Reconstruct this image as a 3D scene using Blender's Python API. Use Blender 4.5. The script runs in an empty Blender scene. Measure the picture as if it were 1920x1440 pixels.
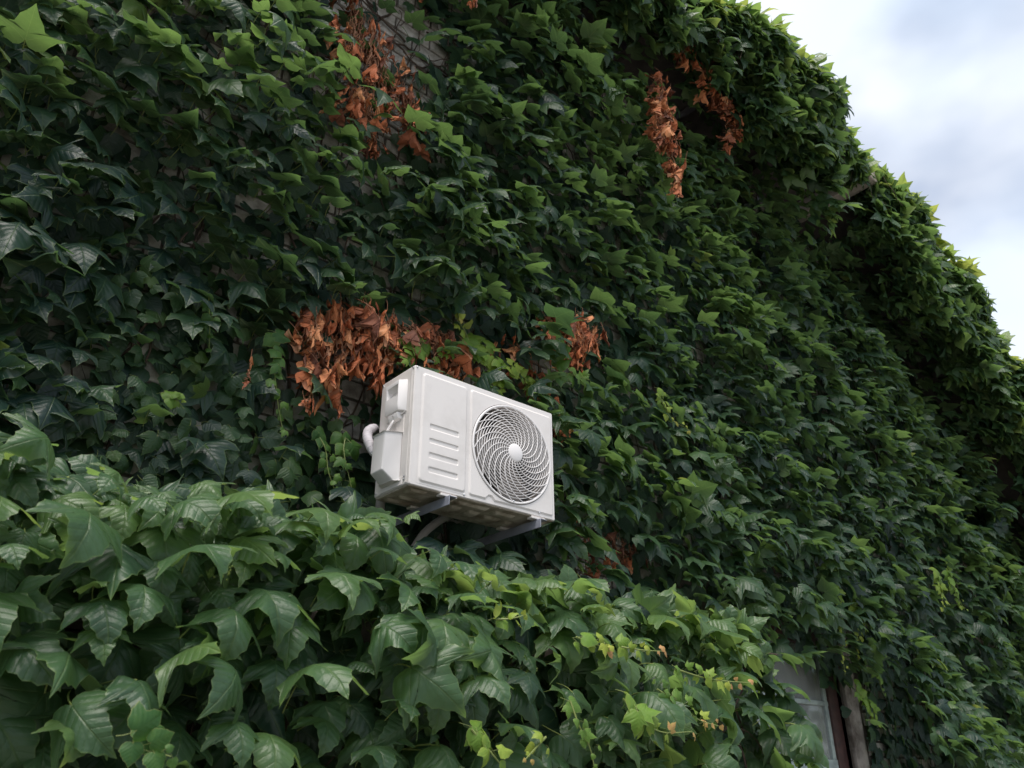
import bpy, bmesh, math, random
import numpy as np
from mathutils import Vector, Matrix

random.seed(7)
R = np.random.default_rng(11)
C = bpy.context.scene.collection
SC = bpy.context.scene
PI = math.pi

# ------------------------------------------------------------------ camera
cam_d = bpy.data.cameras.new('camera')
cam = bpy.data.objects.new('camera', cam_d)
C.objects.link(cam)
CAM = Vector((-1.721, -2.656, -1.095))
yaw, pitch, roll = 0.709, 0.458, -0.004
fwd = Vector((math.sin(yaw) * math.cos(pitch), math.cos(yaw) * math.cos(pitch), math.sin(pitch)))
rgt = Vector((math.cos(yaw), -math.sin(yaw), 0))
upv = rgt.cross(fwd)
r2 = rgt * math.cos(roll) + upv * math.sin(roll)
u2 = -rgt * math.sin(roll) + upv * math.cos(roll)
M = Matrix((r2, u2, -fwd)).transposed().to_4x4()
M.translation = CAM
cam.matrix_world = M
cam_d.sensor_width = 36.0
cam_d.lens = 1518 / 1920 * 36
cam_d.clip_end = 900
cam_d.dof.use_dof = True
cam_d.dof.focus_distance = 3.4
cam_d.dof.aperture_fstop = 6.0
SC.camera = cam

# ------------------------------------------------------------------ sky and sun
SUN_EL, SUN_AZ = math.radians(69), math.radians(234)      # azimuth measured clockwise from +y
wd = bpy.data.worlds.new('World')
SC.world = wd
wd.use_nodes = True
wn, wl = wd.node_tree.nodes, wd.node_tree.links
wn.clear()
w_out = wn.new('ShaderNodeOutputWorld')
sky = wn.new('ShaderNodeTexSky')
sky.sky_type = 'NISHITA'
sky.sun_disc = False
sky.sun_elevation = SUN_EL
sky.sun_rotation = SUN_AZ
sky.altitude = 100
sky.ozone_density = 1.6
bg_sky = wn.new('ShaderNodeBackground')
bg_sky.inputs['Strength'].default_value = 0.15
wl.new(sky.outputs[0], bg_sky.inputs['Color'])
tc = wn.new('ShaderNodeTexCoord')
mp = wn.new('ShaderNodeMapping')
mp.inputs['Scale'].default_value = (1.0, 1.0, 1.7)
mp.inputs['Location'].default_value = (1.2, 8.1, 0.2)
wl.new(tc.outputs['Generated'], mp.inputs['Vector'])
nz = wn.new('ShaderNodeTexNoise')
nz.inputs['Scale'].default_value = 2.6
nz.inputs['Detail'].default_value = 4.5
nz.inputs['Roughness'].default_value = 0.46
nz.inputs['Distortion'].default_value = 0.0
wl.new(mp.outputs[0], nz.inputs['Vector'])
cr = wn.new('ShaderNodeValToRGB')
cr.color_ramp.elements[0].position = 0.38
cr.color_ramp.elements[0].color = (0.30, 0.30, 0.30, 1)
cr.color_ramp.elements[1].position = 0.56
cr.color_ramp.elements[1].color = (1, 1, 1, 1)
wl.new(nz.outputs['Fac'], cr.inputs['Fac'])
nz2 = wn.new('ShaderNodeTexNoise')
nz2.inputs['Scale'].default_value = 4.0
nz2.inputs['Detail'].default_value = 3
wl.new(mp.outputs[0], nz2.inputs['Vector'])
cr2 = wn.new('ShaderNodeValToRGB')
cr2.color_ramp.elements[0].position = 0.3
cr2.color_ramp.elements[0].color = (0.70, 0.79, 0.92, 1)
cr2.color_ramp.elements[1].position = 0.65
cr2.color_ramp.elements[1].color = (0.78, 0.815, 0.88, 1)
wl.new(nz2.outputs['Fac'], cr2.inputs['Fac'])
bg_cl = wn.new('ShaderNodeBackground')
bg_cl.inputs['Strength'].default_value = 1.06
wl.new(cr2.outputs[0], bg_cl.inputs['Color'])
mixw = wn.new('ShaderNodeMixShader')
wl.new(cr.outputs[0], mixw.inputs['Fac'])
wl.new(bg_sky.outputs[0], mixw.inputs[1])
wl.new(bg_cl.outputs[0], mixw.inputs[2])
wl.new(mixw.outputs[0], w_out.inputs['Surface'])

sun_d = bpy.data.lights.new('sun', 'SUN')
sun_d.energy = 5.0
sun_d.angle = math.radians(45)                            # sun behind thin cloud
sun_d.color = (1.0, 0.93, 0.86)
sun = bpy.data.objects.new('sun', sun_d)
C.objects.link(sun)
sdir = Vector((math.sin(SUN_AZ) * math.cos(SUN_EL), math.cos(SUN_AZ) * math.cos(SUN_EL), math.sin(SUN_EL)))
sun.rotation_euler = sdir.to_track_quat('Z', 'Y').to_euler()
sun.location = sdir * 30

SC.view_settings.view_transform = 'Standard'
SC.view_settings.look = 'None'
SC.view_settings.gamma = 1.0
SC.view_settings.exposure = 0.28
SC.view_settings.use_curve_mapping = False
SC.render.engine = 'CYCLES'
cy = SC.cycles
cy.max_bounces = 10
cy.diffuse_bounces = 7
cy.glossy_bounces = 3
cy.transmission_bounces = 8
cy.transparent_max_bounces = 4
cy.caustics_reflective = False
cy.caustics_refractive = False
cy.use_denoising = True
cy.sample_clamp_indirect = 6

# ------------------------------------------------------------------ materials
def mat(name, col, rough=0.6, spec=0.5, metal=0.0, noise=None, bump=None):
    """noise = (scale, dark colour, light colour, low, high): two-tone wear over the base colour."""
    m = bpy.data.materials.new(name)
    m.use_nodes = True
    n, l = m.node_tree.nodes, m.node_tree.links
    b = n['Principled BSDF']
    b.inputs['Base Color'].default_value = (*col, 1)
    b.inputs['Roughness'].default_value = rough
    b.inputs['Specular IOR Level'].default_value = spec
    b.inputs['Metallic'].default_value = metal
    if noise or bump:
        t = n.new('ShaderNodeTexCoord')
    if noise:
        nt = n.new('ShaderNodeTexNoise')
        nt.inputs['Scale'].default_value = noise[0]
        nt.inputs['Detail'].default_value = 6
        nt.inputs['Roughness'].default_value = 0.65
        l.new(t.outputs['Object'], nt.inputs['Vector'])
        r = n.new('ShaderNodeValToRGB')
        r.color_ramp.elements[0].position = noise[3]
        r.color_ramp.elements[0].color = (*noise[1], 1)
        r.color_ramp.elements[1].position = noise[4]
        r.color_ramp.elements[1].color = (*noise[2], 1)
        l.new(nt.outputs['Fac'], r.inputs['Fac'])
        l.new(r.outputs[0], b.inputs['Base Color'])
    if bump:
        bt = n.new('ShaderNodeTexNoise')
        bt.inputs['Scale'].default_value = bump[0]
        bt.inputs['Detail'].default_value = 4
        l.new(t.outputs['Object'], bt.inputs['Vector'])
        bn = n.new('ShaderNodeBump')
        bn.inputs['Strength'].default_value = bump[1]
        bn.inputs['Distance'].default_value = bump[2]
        l.new(bt.outputs['Fac'], bn.inputs['Height'])
        l.new(bn.outputs[0], b.inputs['Normal'])
    return m

def leaf_mat(name, top, under, trans, rough, tfac, vein=0.35, spec=0.5, relief=0.5):
    """Two-sided leaf. top/under/trans: lists of (tint, colour); tint, set per leaf, mixes own hue with painted light and shade."""
    m = bpy.data.materials.new(name)
    m.use_nodes = True
    n, l = m.node_tree.nodes, m.node_tree.links
    n.clear()
    out = n.new('ShaderNodeOutputMaterial')
    at = n.new('ShaderNodeAttribute'); at.attribute_name = 'tint'
    oi = n.new('ShaderNodeObjectInfo')
    sep = n.new('ShaderNodeSeparateColor'); l.new(oi.outputs['Color'], sep.inputs[0])
    add = n.new('ShaderNodeMath'); add.operation = 'ADD'
    l.new(at.outputs['Fac'], add.inputs[0]); l.new(sep.outputs[0], add.inputs[1])
    uv = n.new('ShaderNodeUVMap'); uv.uv_map = 'leaf'
    nt = n.new('ShaderNodeTexNoise'); nt.inputs['Scale'].default_value = 3.2; nt.inputs['Detail'].default_value = 5
    geo = n.new('ShaderNodeNewGeometry')
    tcx = n.new('ShaderNodeTexCoord')
    l.new(tcx.outputs['Object'], nt.inputs['Vector'])
    mott = n.new('ShaderNodeMath'); mott.operation = 'MULTIPLY_ADD'
    l.new(nt.outputs['Fac'], mott.inputs[0]); mott.inputs[1].default_value = 0.30; mott.inputs[2].default_value = -0.15
    tint = n.new('ShaderNodeMath'); tint.operation = 'ADD'; tint.use_clamp = True
    l.new(add.outputs[0], tint.inputs[0]); l.new(mott.outputs[0], tint.inputs[1])

    def ramp(stops):
        r = n.new('ShaderNodeValToRGB')
        e = r.color_ramp.elements
        while len(e) < len(stops): e.new(0.5)
        for k, (p, c) in enumerate(stops):
            e[k].position = p; e[k].color = (*c, 1)
        l.new(tint.outputs[0], r.inputs['Fac'])
        return r
    rt, ru, rr = ramp(top), ramp(under), ramp(trans)
    # veins from the leaf's own coordinates
    sx = n.new('ShaderNodeSeparateXYZ'); l.new(uv.outputs[0], sx.inputs[0])
    ax = n.new('ShaderNodeMath'); ax.operation = 'ABSOLUTE'; l.new(sx.outputs['X'], ax.inputs[0])
    def mth(op, a, b=None, c=None):
        q = n.new('ShaderNodeMath'); q.operation = op
        for k, v in enumerate((a, b, c)):
            if v is None: continue
            if isinstance(v, (int, float)): q.inputs[k].default_value = v
            else: l.new(v, q.inputs[k])
        return q.outputs[0]
    ln = mth('SUBTRACT', mth('MULTIPLY', sx.outputs['Y'], 0.762), mth('MULTIPLY', ax.outputs[0], 0.647))
    dl = mth('ABSOLUTE', ln)
    # side ribs: saw of (y - 0.7|x|)
    rib = mth('PINGPONG', mth('ADD', mth('MULTIPLY', ax.outputs[0], -0.75), sx.outputs['Y']), 0.09)
    v1 = mth('SUBTRACT', 1.0, mth('SMOOTH_MIN', mth('MULTIPLY', ax.outputs[0], 60), 1.0, 0.2))
    v2 = mth('SUBTRACT', 1.0, mth('SMOOTH_MIN', mth('MULTIPLY', dl, 70), 1.0, 0.2))
    v3 = mth('MULTIPLY', mth('SUBTRACT', 1.0, mth('SMOOTH_MIN', mth('MULTIPLY', rib, 90), 1.0, 0.2)), 0.35)
    vm = mth('MAXIMUM', mth('MAXIMUM', v1, v2), v3)
    vm = mth('MAXIMUM', vm, 0.0)
    vcol = n.new('ShaderNodeMix'); vcol.data_type = 'RGBA'
    l.new(mth('MULTIPLY', vm, vein), vcol.inputs['Factor'])
    l.new(rt.outputs[0], vcol.inputs['A']); vcol.inputs['B'].default_value = (0.16, 0.24, 0.08, 1)
    side = n.new('ShaderNodeMix'); side.data_type = 'RGBA'
    l.new(geo.outputs['Backfacing'], side.inputs['Factor'])
    vun = n.new('ShaderNodeMix'); vun.data_type = 'RGBA'
    l.new(mth('MULTIPLY', vm, .7), vun.inputs['Factor'])
    l.new(ru.outputs[0], vun.inputs['A']); vun.inputs['B'].default_value = (.24, .29, .12, 1)
    l.new(vcol.outputs['Result'], side.inputs['A']); l.new(vun.outputs['Result'], side.inputs['B'])
    ea = n.new('ShaderNodeAttribute'); ea.attribute_name = 'margin'
    rim = n.new('ShaderNodeMix'); rim.data_type = 'RGBA'
    l.new(mth('MULTIPLY', ea.outputs['Fac'], .55), rim.inputs['Factor'])
    l.new(side.outputs['Result'], rim.inputs['A']); rim.inputs['B'].default_value = (.17, .25, .07, 1) if name == 'ivy_leaf' else (.3, .3, .1, 1) if name == 'young_leaf' else (.3, .14, .08, 1)
    # relief: quilted blade, sunk veins
    hq = mth('SUBTRACT', mth('MULTIPLY', rib, 4.0), mth('MULTIPLY', vm, 0.5))
    nf = n.new('ShaderNodeTexNoise'); nf.inputs['Scale'].default_value = 9; nf.inputs['Detail'].default_value = 3
    l.new(uv.outputs[0], nf.inputs['Vector'])
    hh = mth('ADD', hq, mth('MULTIPLY', nf.outputs['Fac'], 0.6))
    bn = n.new('ShaderNodeBump'); bn.inputs['Strength'].default_value = relief; bn.inputs['Distance'].default_value = 0.006
    l.new(hh, bn.inputs['Height'])
    p = n.new('ShaderNodeBsdfPrincipled')
    sn = n.new('ShaderNodeTexNoise'); sn.inputs['Scale'].default_value = 17 if name == 'ivy_leaf' else 30; sn.inputs['Detail'].default_value = 6; sn.inputs['Roughness'].default_value = .7
    l.new(tcx.outputs['Object'], sn.inputs['Vector'])
    mr = n.new('ShaderNodeMapRange'); mr.inputs['From Min'].default_value = .62; mr.inputs['From Max'].default_value = .74; mr.inputs['To Max'].default_value = .5
    l.new(sn.outputs['Fac'], mr.inputs['Value'])
    spot = n.new('ShaderNodeMix'); spot.data_type = 'RGBA'
    l.new(mr.outputs[0], spot.inputs['Factor']); l.new(rim.outputs['Result'], spot.inputs['A']); spot.inputs['B'].default_value = (.15, .145, .07, 1)
    l.new(spot.outputs['Result'], p.inputs['Base Color'])
    ro = mth('ADD', mth('MULTIPLY', geo.outputs['Backfacing'], 0.25), rough)
    l.new(ro, p.inputs['Roughness'])
    p.inputs['Specular IOR Level'].default_value = spec
    l.new(bn.outputs[0], p.inputs['Normal'])
    t = n.new('ShaderNodeBsdfTranslucent')
    l.new(rr.outputs[0], t.inputs['Color'])
    mx = n.new('ShaderNodeMixShader'); mx.inputs[0].default_value = tfac
    l.new(p.outputs[0], mx.inputs[1]); l.new(t.outputs[0], mx.inputs[2])
    l.new(mx.outputs[0], out.inputs['Surface'])
    return m

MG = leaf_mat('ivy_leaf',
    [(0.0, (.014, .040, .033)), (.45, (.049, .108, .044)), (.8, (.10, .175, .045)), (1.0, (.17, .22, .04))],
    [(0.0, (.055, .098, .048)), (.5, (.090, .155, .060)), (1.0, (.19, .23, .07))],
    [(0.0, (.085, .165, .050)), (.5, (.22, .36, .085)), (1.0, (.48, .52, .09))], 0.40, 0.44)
MY = leaf_mat('young_leaf',
    [(0.0, (.035, .10, .025)), (.45, (.12, .22, .03)), (.8, (.30, .36, .05)), (1.0, (.42, .22, .10))],
    [(0.0, (.06, .13, .04)), (.5, (.16, .25, .05)), (1.0, (.40, .30, .10))],
    [(0.0, (.10, .24, .03)), (.5, (.26, .42, .05)), (1.0, (.5, .38, .08))], 0.5, 0.35, vein=.15, spec=.3, relief=.2)
MD = leaf_mat('dry_leaf',
    [(0.0, (.13, .05, .032)), (.5, (.50, .150, .062)), (.85, (.64, .27, .12)), (1.0, (.60, .36, .22))],
    [(0.0, (.16, .065, .04)), (.5, (.44, .18, .10)), (1.0, (.58, .33, .20))],
    [(0.0, (.08, .02, .01)), (.5, (.34, .10, .035)), (1.0, (.45, .2, .08))], 0.65, 0.1, vein=.1, spec=.25)
M_STEM = mat('green_stem', (.16, .20, .055), .55, .4)
M_TWIG = mat('woody_vine', (.06, .042, .032), .85, .2, noise=(22, (.030, .021, .017), (.11, .08, .06), .35, .7))
M_DTWIG = mat('dry_twig', (.22, .10, .055), .8, .2, noise=(30, (.11, .05, .03), (.32, .16, .09), .35, .7))
M_BRICK = mat('pale_brick', (.36, .345, .31), .85, .25, noise=(9, (.14, .125, .105), (.42, .40, .365), .34, .66), bump=(60, .5, .004))
M_MORT = mat('mortar', (.10, .085, .075), .9, .2, noise=(14, (.05, .042, .036), (.16, .14, .12), .3, .7))
M_PLAST = mat('grey_plaster', (.24, .215, .195), .9, .2, noise=(7, (.085, .07, .06), (.27, .245, .22), .36, .66), bump=(40, .6, .006))
M_WOODD = mat('dark_timber', (.06, .048, .042), .8, .3, noise=(10, (.035, .028, .025), (.10, .08, .07), .3, .7))
M_RAFT = mat('weathered_rafter', (.42, .37, .33), .8, .3, noise=(9, (.28, .24, .21), (.50, .44, .39), .3, .7))
M_SOFF = mat('soffit_board', (.09, .08, .075), .85, .2, noise=(6, (.05, .045, .04), (.13, .11, .10), .3, .7))
M_ROOF = mat('roof_sheet', (.10, .12, .14), .5, .4, noise=(5, (.07, .09, .105), (.13, .155, .175), .3, .7))
M_GUT = mat('gutter_paint', (.16, .30, .36), .45, .5, noise=(8, (.10, .20, .25), (.20, .34, .40), .35, .6))
M_FRAME = mat('dark_brown_window_frame', (.055, .026, .024), .6, .4, noise=(16, (.03, .016, .015), (.075, .036, .032), .3, .7))
M_SASH = mat('pale_sash', (.30, .36, .35), .5, .4, noise=(12, (.19, .23, .23), (.38, .45, .43), .3, .65))
M_PAINT = mat('white_enamel', (.65, .62, .60), .38, .5, noise=(5, (.57, .54, .515), (.67, .64, .618), .27, .54))
M_PLASTIC = mat('white_plastic', (.72, .70, .695), .5, .45)
M_PAN = mat('shaded_pan_enamel', (.50, .45, .38), .5, .4, noise=(8, (.24, .20, .15), (.60, .56, .50), .38, .62))  # casing white turned brownish: the underside's shade is put into the colour
M_COIL = mat('coil_fins', (.12, .11, .105), .5, .5)
M_FAN = mat('fan_plastic', (.30, .27, .245), .5, .4)
M_STEEL = mat('blue_grey_steel', (.24, .255, .30), .42, .5, noise=(10, (.17, .18, .22), (.28, .295, .345), .3, .7))
M_ZINC = mat('zinc_screw', (.6, .6, .6), .3, .5, metal=.9)
M_LAG = mat('pipe_wrap', (.50, .475, .50), .6, .35, noise=(14, (.38, .36, .375), (.55, .525, .55), .3, .6))
M_LAGD = mat('grey_pipe_wrap', (.30, .29, .28), .65, .3)
M_GROUND = mat('concrete_paving', (.24, .23, .215), .9, .3, noise=(.8, (.18, .172, .16), (.29, .28, .26), .3, .7), bump=(90, .4, .01))
M_BERRY = mat('green_bud', (.22, .28, .07), .5, .4)

# ------------------------------------------------------------------ mesh helpers
def link(name, me, material, parent=None, loc=None):
    o = bpy.data.objects.new(name, me)
    C.objects.link(o)
    if material is not None and not me.materials:
        me.materials.append(material)
    if parent is not None: o.parent = parent
    if loc is not None: o.location = loc
    o.color = (0, 0, 0, 1)
    return o

def thing(name, label, cat, loc=(0, 0, 0), group=None):
    o = bpy.data.objects.new(name, None)
    o.empty_display_size = .1
    C.objects.link(o)
    o.location = loc
    o['label'] = label; o['category'] = cat
    if group: o['group'] = group
    bpy.context.view_layer.update() if False else None
    return o

class MB:
    def __init__(s): s.v, s.f = [], []
    def add(s, vs, fs):
        k = len(s.v); s.v += [tuple(p) for p in vs]; s.f += [tuple(i + k for i in f) for f in fs]
    def box(s, a, b):
        (x0, y0, z0), (x1, y1, z1) = a, b
        s.add([(x0, y0, z0), (x1, y0, z0), (x1, y1, z0), (x0, y1, z0), (x0, y0, z1), (x1, y0, z1), (x1, y1, z1), (x0, y1, z1)],
              [(3, 2, 1, 0), (4, 5, 6, 7), (0, 1, 5, 4), (1, 2, 6, 5), (2, 3, 7, 6), (3, 0, 4, 7)])
    def tube(s, path, rad, n=6, caps=True):
        P = [Vector(p) for p in path]
        m = len(P)
        rads = rad if hasattr(rad, '__len__') else [rad] * m
        t0 = (P[1] - P[0]).normalized()
        a = Vector((0, 0, 1)) if abs(t0.z) < .9 else Vector((1, 0, 0))
        u = t0.cross(a).normalized()
        vs = []
        for i in range(m):
            t = (P[min(i + 1, m - 1)] - P[max(i - 1, 0)])
            t = t.normalized() if t.length > 1e-9 else t0
            u = (u - t * u.dot(t)).normalized()
            w = t.cross(u)
            for k in range(n):
                an = 2 * PI * k / n
                vs.append(P[i] + (u * math.cos(an) + w * math.sin(an)) * rads[i])
        fs = [(i * n + k, i * n + (k + 1) % n, (i + 1) * n + (k + 1) % n, (i + 1) * n + k) for i in range(m - 1) for k in range(n)]
        if caps:
            fs.append(tuple(range(n))[::-1]); fs.append(tuple((m - 1) * n + k for k in range(n)))
        s.add(vs, fs)
    def lathe(s, prof, c, n=64, closed=False):
        """profile (radius, y) about an axis along y through c=(x,z)."""
        vs = []
        for r, y in prof:
            for k in range(n):
                an = 2 * PI * k / n
                vs.append((c[0] + r * math.cos(an), y, c[1] + r * math.sin(an)))
        fs = []
        m = len(prof)
        for i in range(m if closed else m - 1):
            j = (i + 1) % m
            for k in range(n):
                fs.append((i * n + k, j * n + k, j * n + (k + 1) % n, i * n + (k + 1) % n))
        s.add(vs, fs)
    def mesh(s, name, sharp=35, bevel=0, seg=2):
        me = bpy.data.meshes.new(name)
        me.from_pydata(s.v, [], s.f)
        bm = bmesh.new(); bm.from_mesh(me)
        bmesh.ops.remove_doubles(bm, verts=bm.verts, dist=1e-6)
        if bevel:
            es = [e for e in bm.edges if len(e.link_faces) == 2 and e.calc_face_angle(0) > math.radians(28)]
            bmesh.ops.bevel(bm, geom=es, offset=bevel, segments=seg, affect='EDGES', profile=.5, clamp_overlap=True)
        bmesh.ops.recalc_face_normals(bm, faces=bm.faces)
        bm.to_mesh(me); bm.free()
        me.polygons.foreach_set('use_smooth', [True] * len(me.polygons))
        me.set_sharp_from_angle(angle=math.radians(sharp))
        return me
    def build(s, name, material, parent=None, **kw):
        return link(name, s.mesh(name, **kw), material, parent)

def lerp_path(pts, n):
    """smooth (Catmull-Rom) path through pts."""
    P = [Vector(p) for p in pts]
    P = [P[0] * 2 - P[1]] + P + [P[-1] * 2 - P[-2]]
    out = []
    segs = len(P) - 3
    for i in range(n + 1):
        t = i / n * segs
        k = min(int(t), segs - 1); t -= k
        a, b, c, d = P[k:k + 4]
        out.append(.5 * ((2 * b) + (c - a) * t + (2 * a - 5 * b + 4 * c - d) * t * t + (3 * b - a - 3 * c + d) * t ** 3))
    return out

# ------------------------------------------------------------------ the setting: ground
GZ = -2.75
g = MB(); g.add([(-300, -300, GZ), (300, -300, GZ), (300, 300, GZ), (-300, 300, GZ)], [(0, 1, 2, 3)])
ground = g.build('ground', M_GROUND); ground['kind'] = 'structure'

# ------------------------------------------------------------------ building
W = 0.56                                     # face of the wall (y)
EAVE = [(-4.0, 4.50), (2.8, 4.50), (3.6, 4.42), (4.6, 4.30), (5.2, 4.18), (6.5, 3.46), (7.3, 2.66), (8.0, 1.82), (8.7, 1.08), (10.4, -0.6)]
def eave_z(x):
    return float(np.interp(x, [p[0] for p in EAVE], [p[1] for p in EAVE]))

house = thing('brick_building', 'pale brick building almost wholly hidden under ivy, with an overhanging eave', 'building', (3.0, 3.5, GZ))
HL = -Vector((3.0, 3.5, GZ))
def hpart(mb, name, m, parent=None, **kw):
    o = mb.build(name, m, house if parent is None else parent, **kw)
    if parent is None: o.location = HL
    return o

WX0, WX1, WZ0, WZ1 = 2.62, 4.22, -1.75, -0.10   # window opening
wb = MB()
yb = W + .012                                # mortar sits 12 mm behind the brick faces
def wall_block(x0, x1, z0, z1):
    wb.box((x0, yb, z0), (x1, yb + .3, z1))
wall_block(-4, WX0, GZ, 4.3)
wall_block(WX1, 5.2, GZ, 4.0)
wall_block(WX0, WX1, GZ, WZ0)
wall_block(WX0, WX1, WZ1, 4.3)
for i in range(4, len(EAVE) - 1):            # sloping end
    (xa, za), (xb, zb) = EAVE[i], EAVE[i + 1]
    wb.add([(xa, yb, GZ), (xb, yb, GZ), (xb, yb, zb - .2), (xa, yb, za - .2), (xa, yb + .3, GZ), (xb, yb + .3, GZ), (xb, yb + .3, zb - .2), (xa, yb + .3, za - .2)],
           [(0, 1, 2, 3), (7, 6, 5, 4), (3, 2, 6, 7), (1, 5, 6, 2), (0, 3, 7, 4), (0, 4, 5, 1)])
hpart(wb, 'wall', M_MORT)
# other three walls of the building, plain
ob = MB()
ob.box((-4, yb + .305, GZ), (-3.7, 7.0, 4.3)); ob.box((-3.7, 6.7, GZ), (8.0, 7.0, 2.6)); ob.box((8.0, yb + .305, GZ), (8.3, 7.0, 2.2))
hpart(ob, 'rear_wall', M_PLAST)

# bricks, one by one where the ivy leaves the wall bare, joined elsewhere
BL, BH, JT = .25, .086, .015
bare = [(-.55, .62, 2.05, 3.55), (1.85, 3.0, 3.45, 4.25), (-1.1, -.8, .34, .56)]
def brick_mesh(k):
    b = MB(); b.box((-BL / 2, 0, -BH / 2), (BL / 2, .03, BH / 2))
    me = b.mesh('brick', bevel=.005, seg=1)
    for v in me.vertices:
        v.co += Vector((random.uniform(-1, 1), random.uniform(-1, 1) * .6, random.uniform(-1, 1))) * .0022
    me.materials.append(M_BRICK)
    return me
bmesh_set = [brick_mesh(k) for k in range(6)]
rest_bricks = MB(); n_brick = 0
z = GZ + .05; row = 0
while z < 4.2:
    x = -3.9 + (row % 2) * (BL + JT) / 2
    while x < 9.8:
        if z + .04 < eave_z(x) - .3 and not (WX0 - .22 - BL / 2 < x < WX1 + .22 + BL / 2 and WZ0 - .1 < z < WZ1 + .14):
            ink = any(a < x < b and c < z < d for a, b, c, d in bare)
            if ink and n_brick < 285:
                o = link('brick', random.choice(bmesh_set), None, house)
                o.location = HL + Vector((x, W - .0005 + random.uniform(-.003, .002), z)); n_brick += 1
                o.rotation_euler = (random.uniform(-.006, .006), random.uniform(-.008, .008), random.uniform(-.01, .01))
            else:
                dy = random.uniform(-.003, .002)
                rest_bricks.box((x - BL / 2, W + dy, z - BH / 2), (x + BL / 2, W + .03 + dy, z + BH / 2))
        x += BL + JT
    z += BH + JT; row += 1
me = bpy.data.meshes.new('bricks'); me.from_pydata(rest_bricks.v, [], rest_bricks.f)
o = link('bricks', me, M_BRICK, house, HL); o['kind'] = 'stuff'

# eave: soffit boards, rafters, fascia, gutter, roof sheet
EY = -.16
def along(y0, y1, dz0, dz1, dz0b=None, dz1b=None, x0=-4.0):
    """prism following the eave line between y0 and y1, dz below/above it."""
    b = MB()
    pts = [(x0, eave_z(x0))] + [p for p in EAVE if p[0] > x0]
    dz0b = dz0 if dz0b is None else dz0b; dz1b = dz1 if dz1b is None else dz1b
    for (xa, za), (xb, zb) in zip(pts[:-1], pts[1:]):
        b.add([(xa, y0, za + dz0), (xb, y0, zb + dz0), (xb, y1, zb + dz0b), (xa, y1, za + dz0b), (xa, y0, za + dz1), (xb, y0, zb + dz1), (xb, y1, zb + dz1b), (xa, y1, za + dz1b)],
              [(3, 2, 1, 0), (4, 5, 6, 7), (0, 1, 5, 4), (2, 3, 7, 6)])
    (xa, za), (xb, zb) = pts[0], pts[-1]
    return b
hpart(along(EY + .03, W + .1, -.115, -.095), 'soffit', M_SOFF)
hpart(along(EY, EY + .025, -.16, .02), 'fascia', M_WOODD)
hpart(along(EY - .03, 5.0, .025, .045, 1.9, 1.92), 'roof', M_ROOF)
gt = MB()
gp = [(-4, EY - .075, 4.50)] + [(x, EY - .075, eave_z(x) - .01) for x in (0, 2, 2.8, 3.6, 4.6, 5.1)]
gt.tube(gp, .05, 12)
hpart(gt, 'gutter', M_GUT)
for x in np.arange(-3.6, 5.2, .95):
    b = MB(); b.box((x - .035, EY + .03, eave_z(x) - .225), (x + .035, W, eave_z(x) - .118))
    if abs(x - 4.95) < .05: b = MB(); b.box((4.71, EY - .17, eave_z(4.78) - .27), (4.85, W, eave_z(4.78) - .118))
    hpart(b, 'rafter_tail', M_RAFT if abs(x - 4.95) < .05 else M_WOODD, bevel=.004)

# window in the wall right of the porch
b = MB()
b.box((WX1 + .002, W - .012, WZ0), (WX1 + .17, W + .03, WZ1 + .12))
b.box((WX1 - .0, W + .02, WZ0), (WX1 + .05, W + .3, WZ1))
hpart(b, 'plaster_surround', M_PLAST, bevel=.008)
FY = W + .05
b = MB()
b.box((WX1 - .13, FY, WZ0), (WX1 - .002, FY + .07, WZ1))
b.box((WX0 + .002, FY, WZ0), (WX0 + .12, FY + .07, WZ1))
b.box((WX0 + .12, FY + .002, WZ1 - .09), (WX1 - .13, FY + .068, WZ1 - .002))
win = hpart(b, 'window', M_FRAME, bevel=.006)
b = MB()
b.box((WX0 + .12, FY + .012, -.605), (WX1 - .13, FY + .055, -.575))
b.build('glazing_bar', M_SASH, win, bevel=.003)
b = MB()
b.box((WX0 + .12, FY + .01, WZ0), (WX1 - .13, FY + .06, -.955))
b.box((WX1 - .175, FY + .015, -.955), (WX1 - .132, FY + .055, WZ1 - .09))
b.build('sash', M_SASH, win, bevel=.004)
gm = bpy.data.materials.new('window_glass'); gm.use_nodes = True
gb = gm.node_tree.nodes['Principled BSDF']
gb.inputs['Base Color'].default_value = (.75, .8, .8, 1); gb.inputs['Roughness'].default_value = .08
gb.inputs['Transmission Weight'].default_value = .75; gb.inputs['IOR'].default_value = 1.45
for za, zb in ((-.955, -.605), (-.575, WZ1 - .09)):
    b = MB(); b.box((WX0 + .12, FY + .03, za), (WX1 - .175, FY + .036, zb))
    b.build('pane', gm, win)
M_CURT = mat('net_curtain', (.15, .16, .165), .9, .1, noise=(3, (.07, .078, .085), (.20, .21, .215), .3, .7))
b = MB()
vs, n = [], 60
for i in range(n + 1):
    x = WX0 - .05 + (WX1 - WX0 + .05) * i / n
    y = W + .24 + .015 * math.sin(i * .9)
    vs += [(x, y, WZ0 - .1), (x, y, WZ1 + .02)]
b.add(vs, [(2 * i, 2 * i + 2, 2 * i + 3, 2 * i + 1) for i in range(n)])
b.build('curtain', M_CURT, win)
room = MB(); room.box((WX0 - .3, W + .6, WZ0 - .3), (WX1 + .3, W + .62, WZ1 + .3)); hpart(room, 'inner_partition', M_SOFF)

# porch block carrying the lower ivy
PX0, PX1, PYF, PZT = -3.6, 1.16, -.55, -.66
b = MB()
b.box((PX0, PYF + .1, GZ), (PX1 - .1, W - .02, PZT - .1))
b.box((PX0, PYF, PZT - .098), (PX1, W - .02, PZT))
hpart(b, 'porch', M_MORT, bevel=.01)

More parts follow.
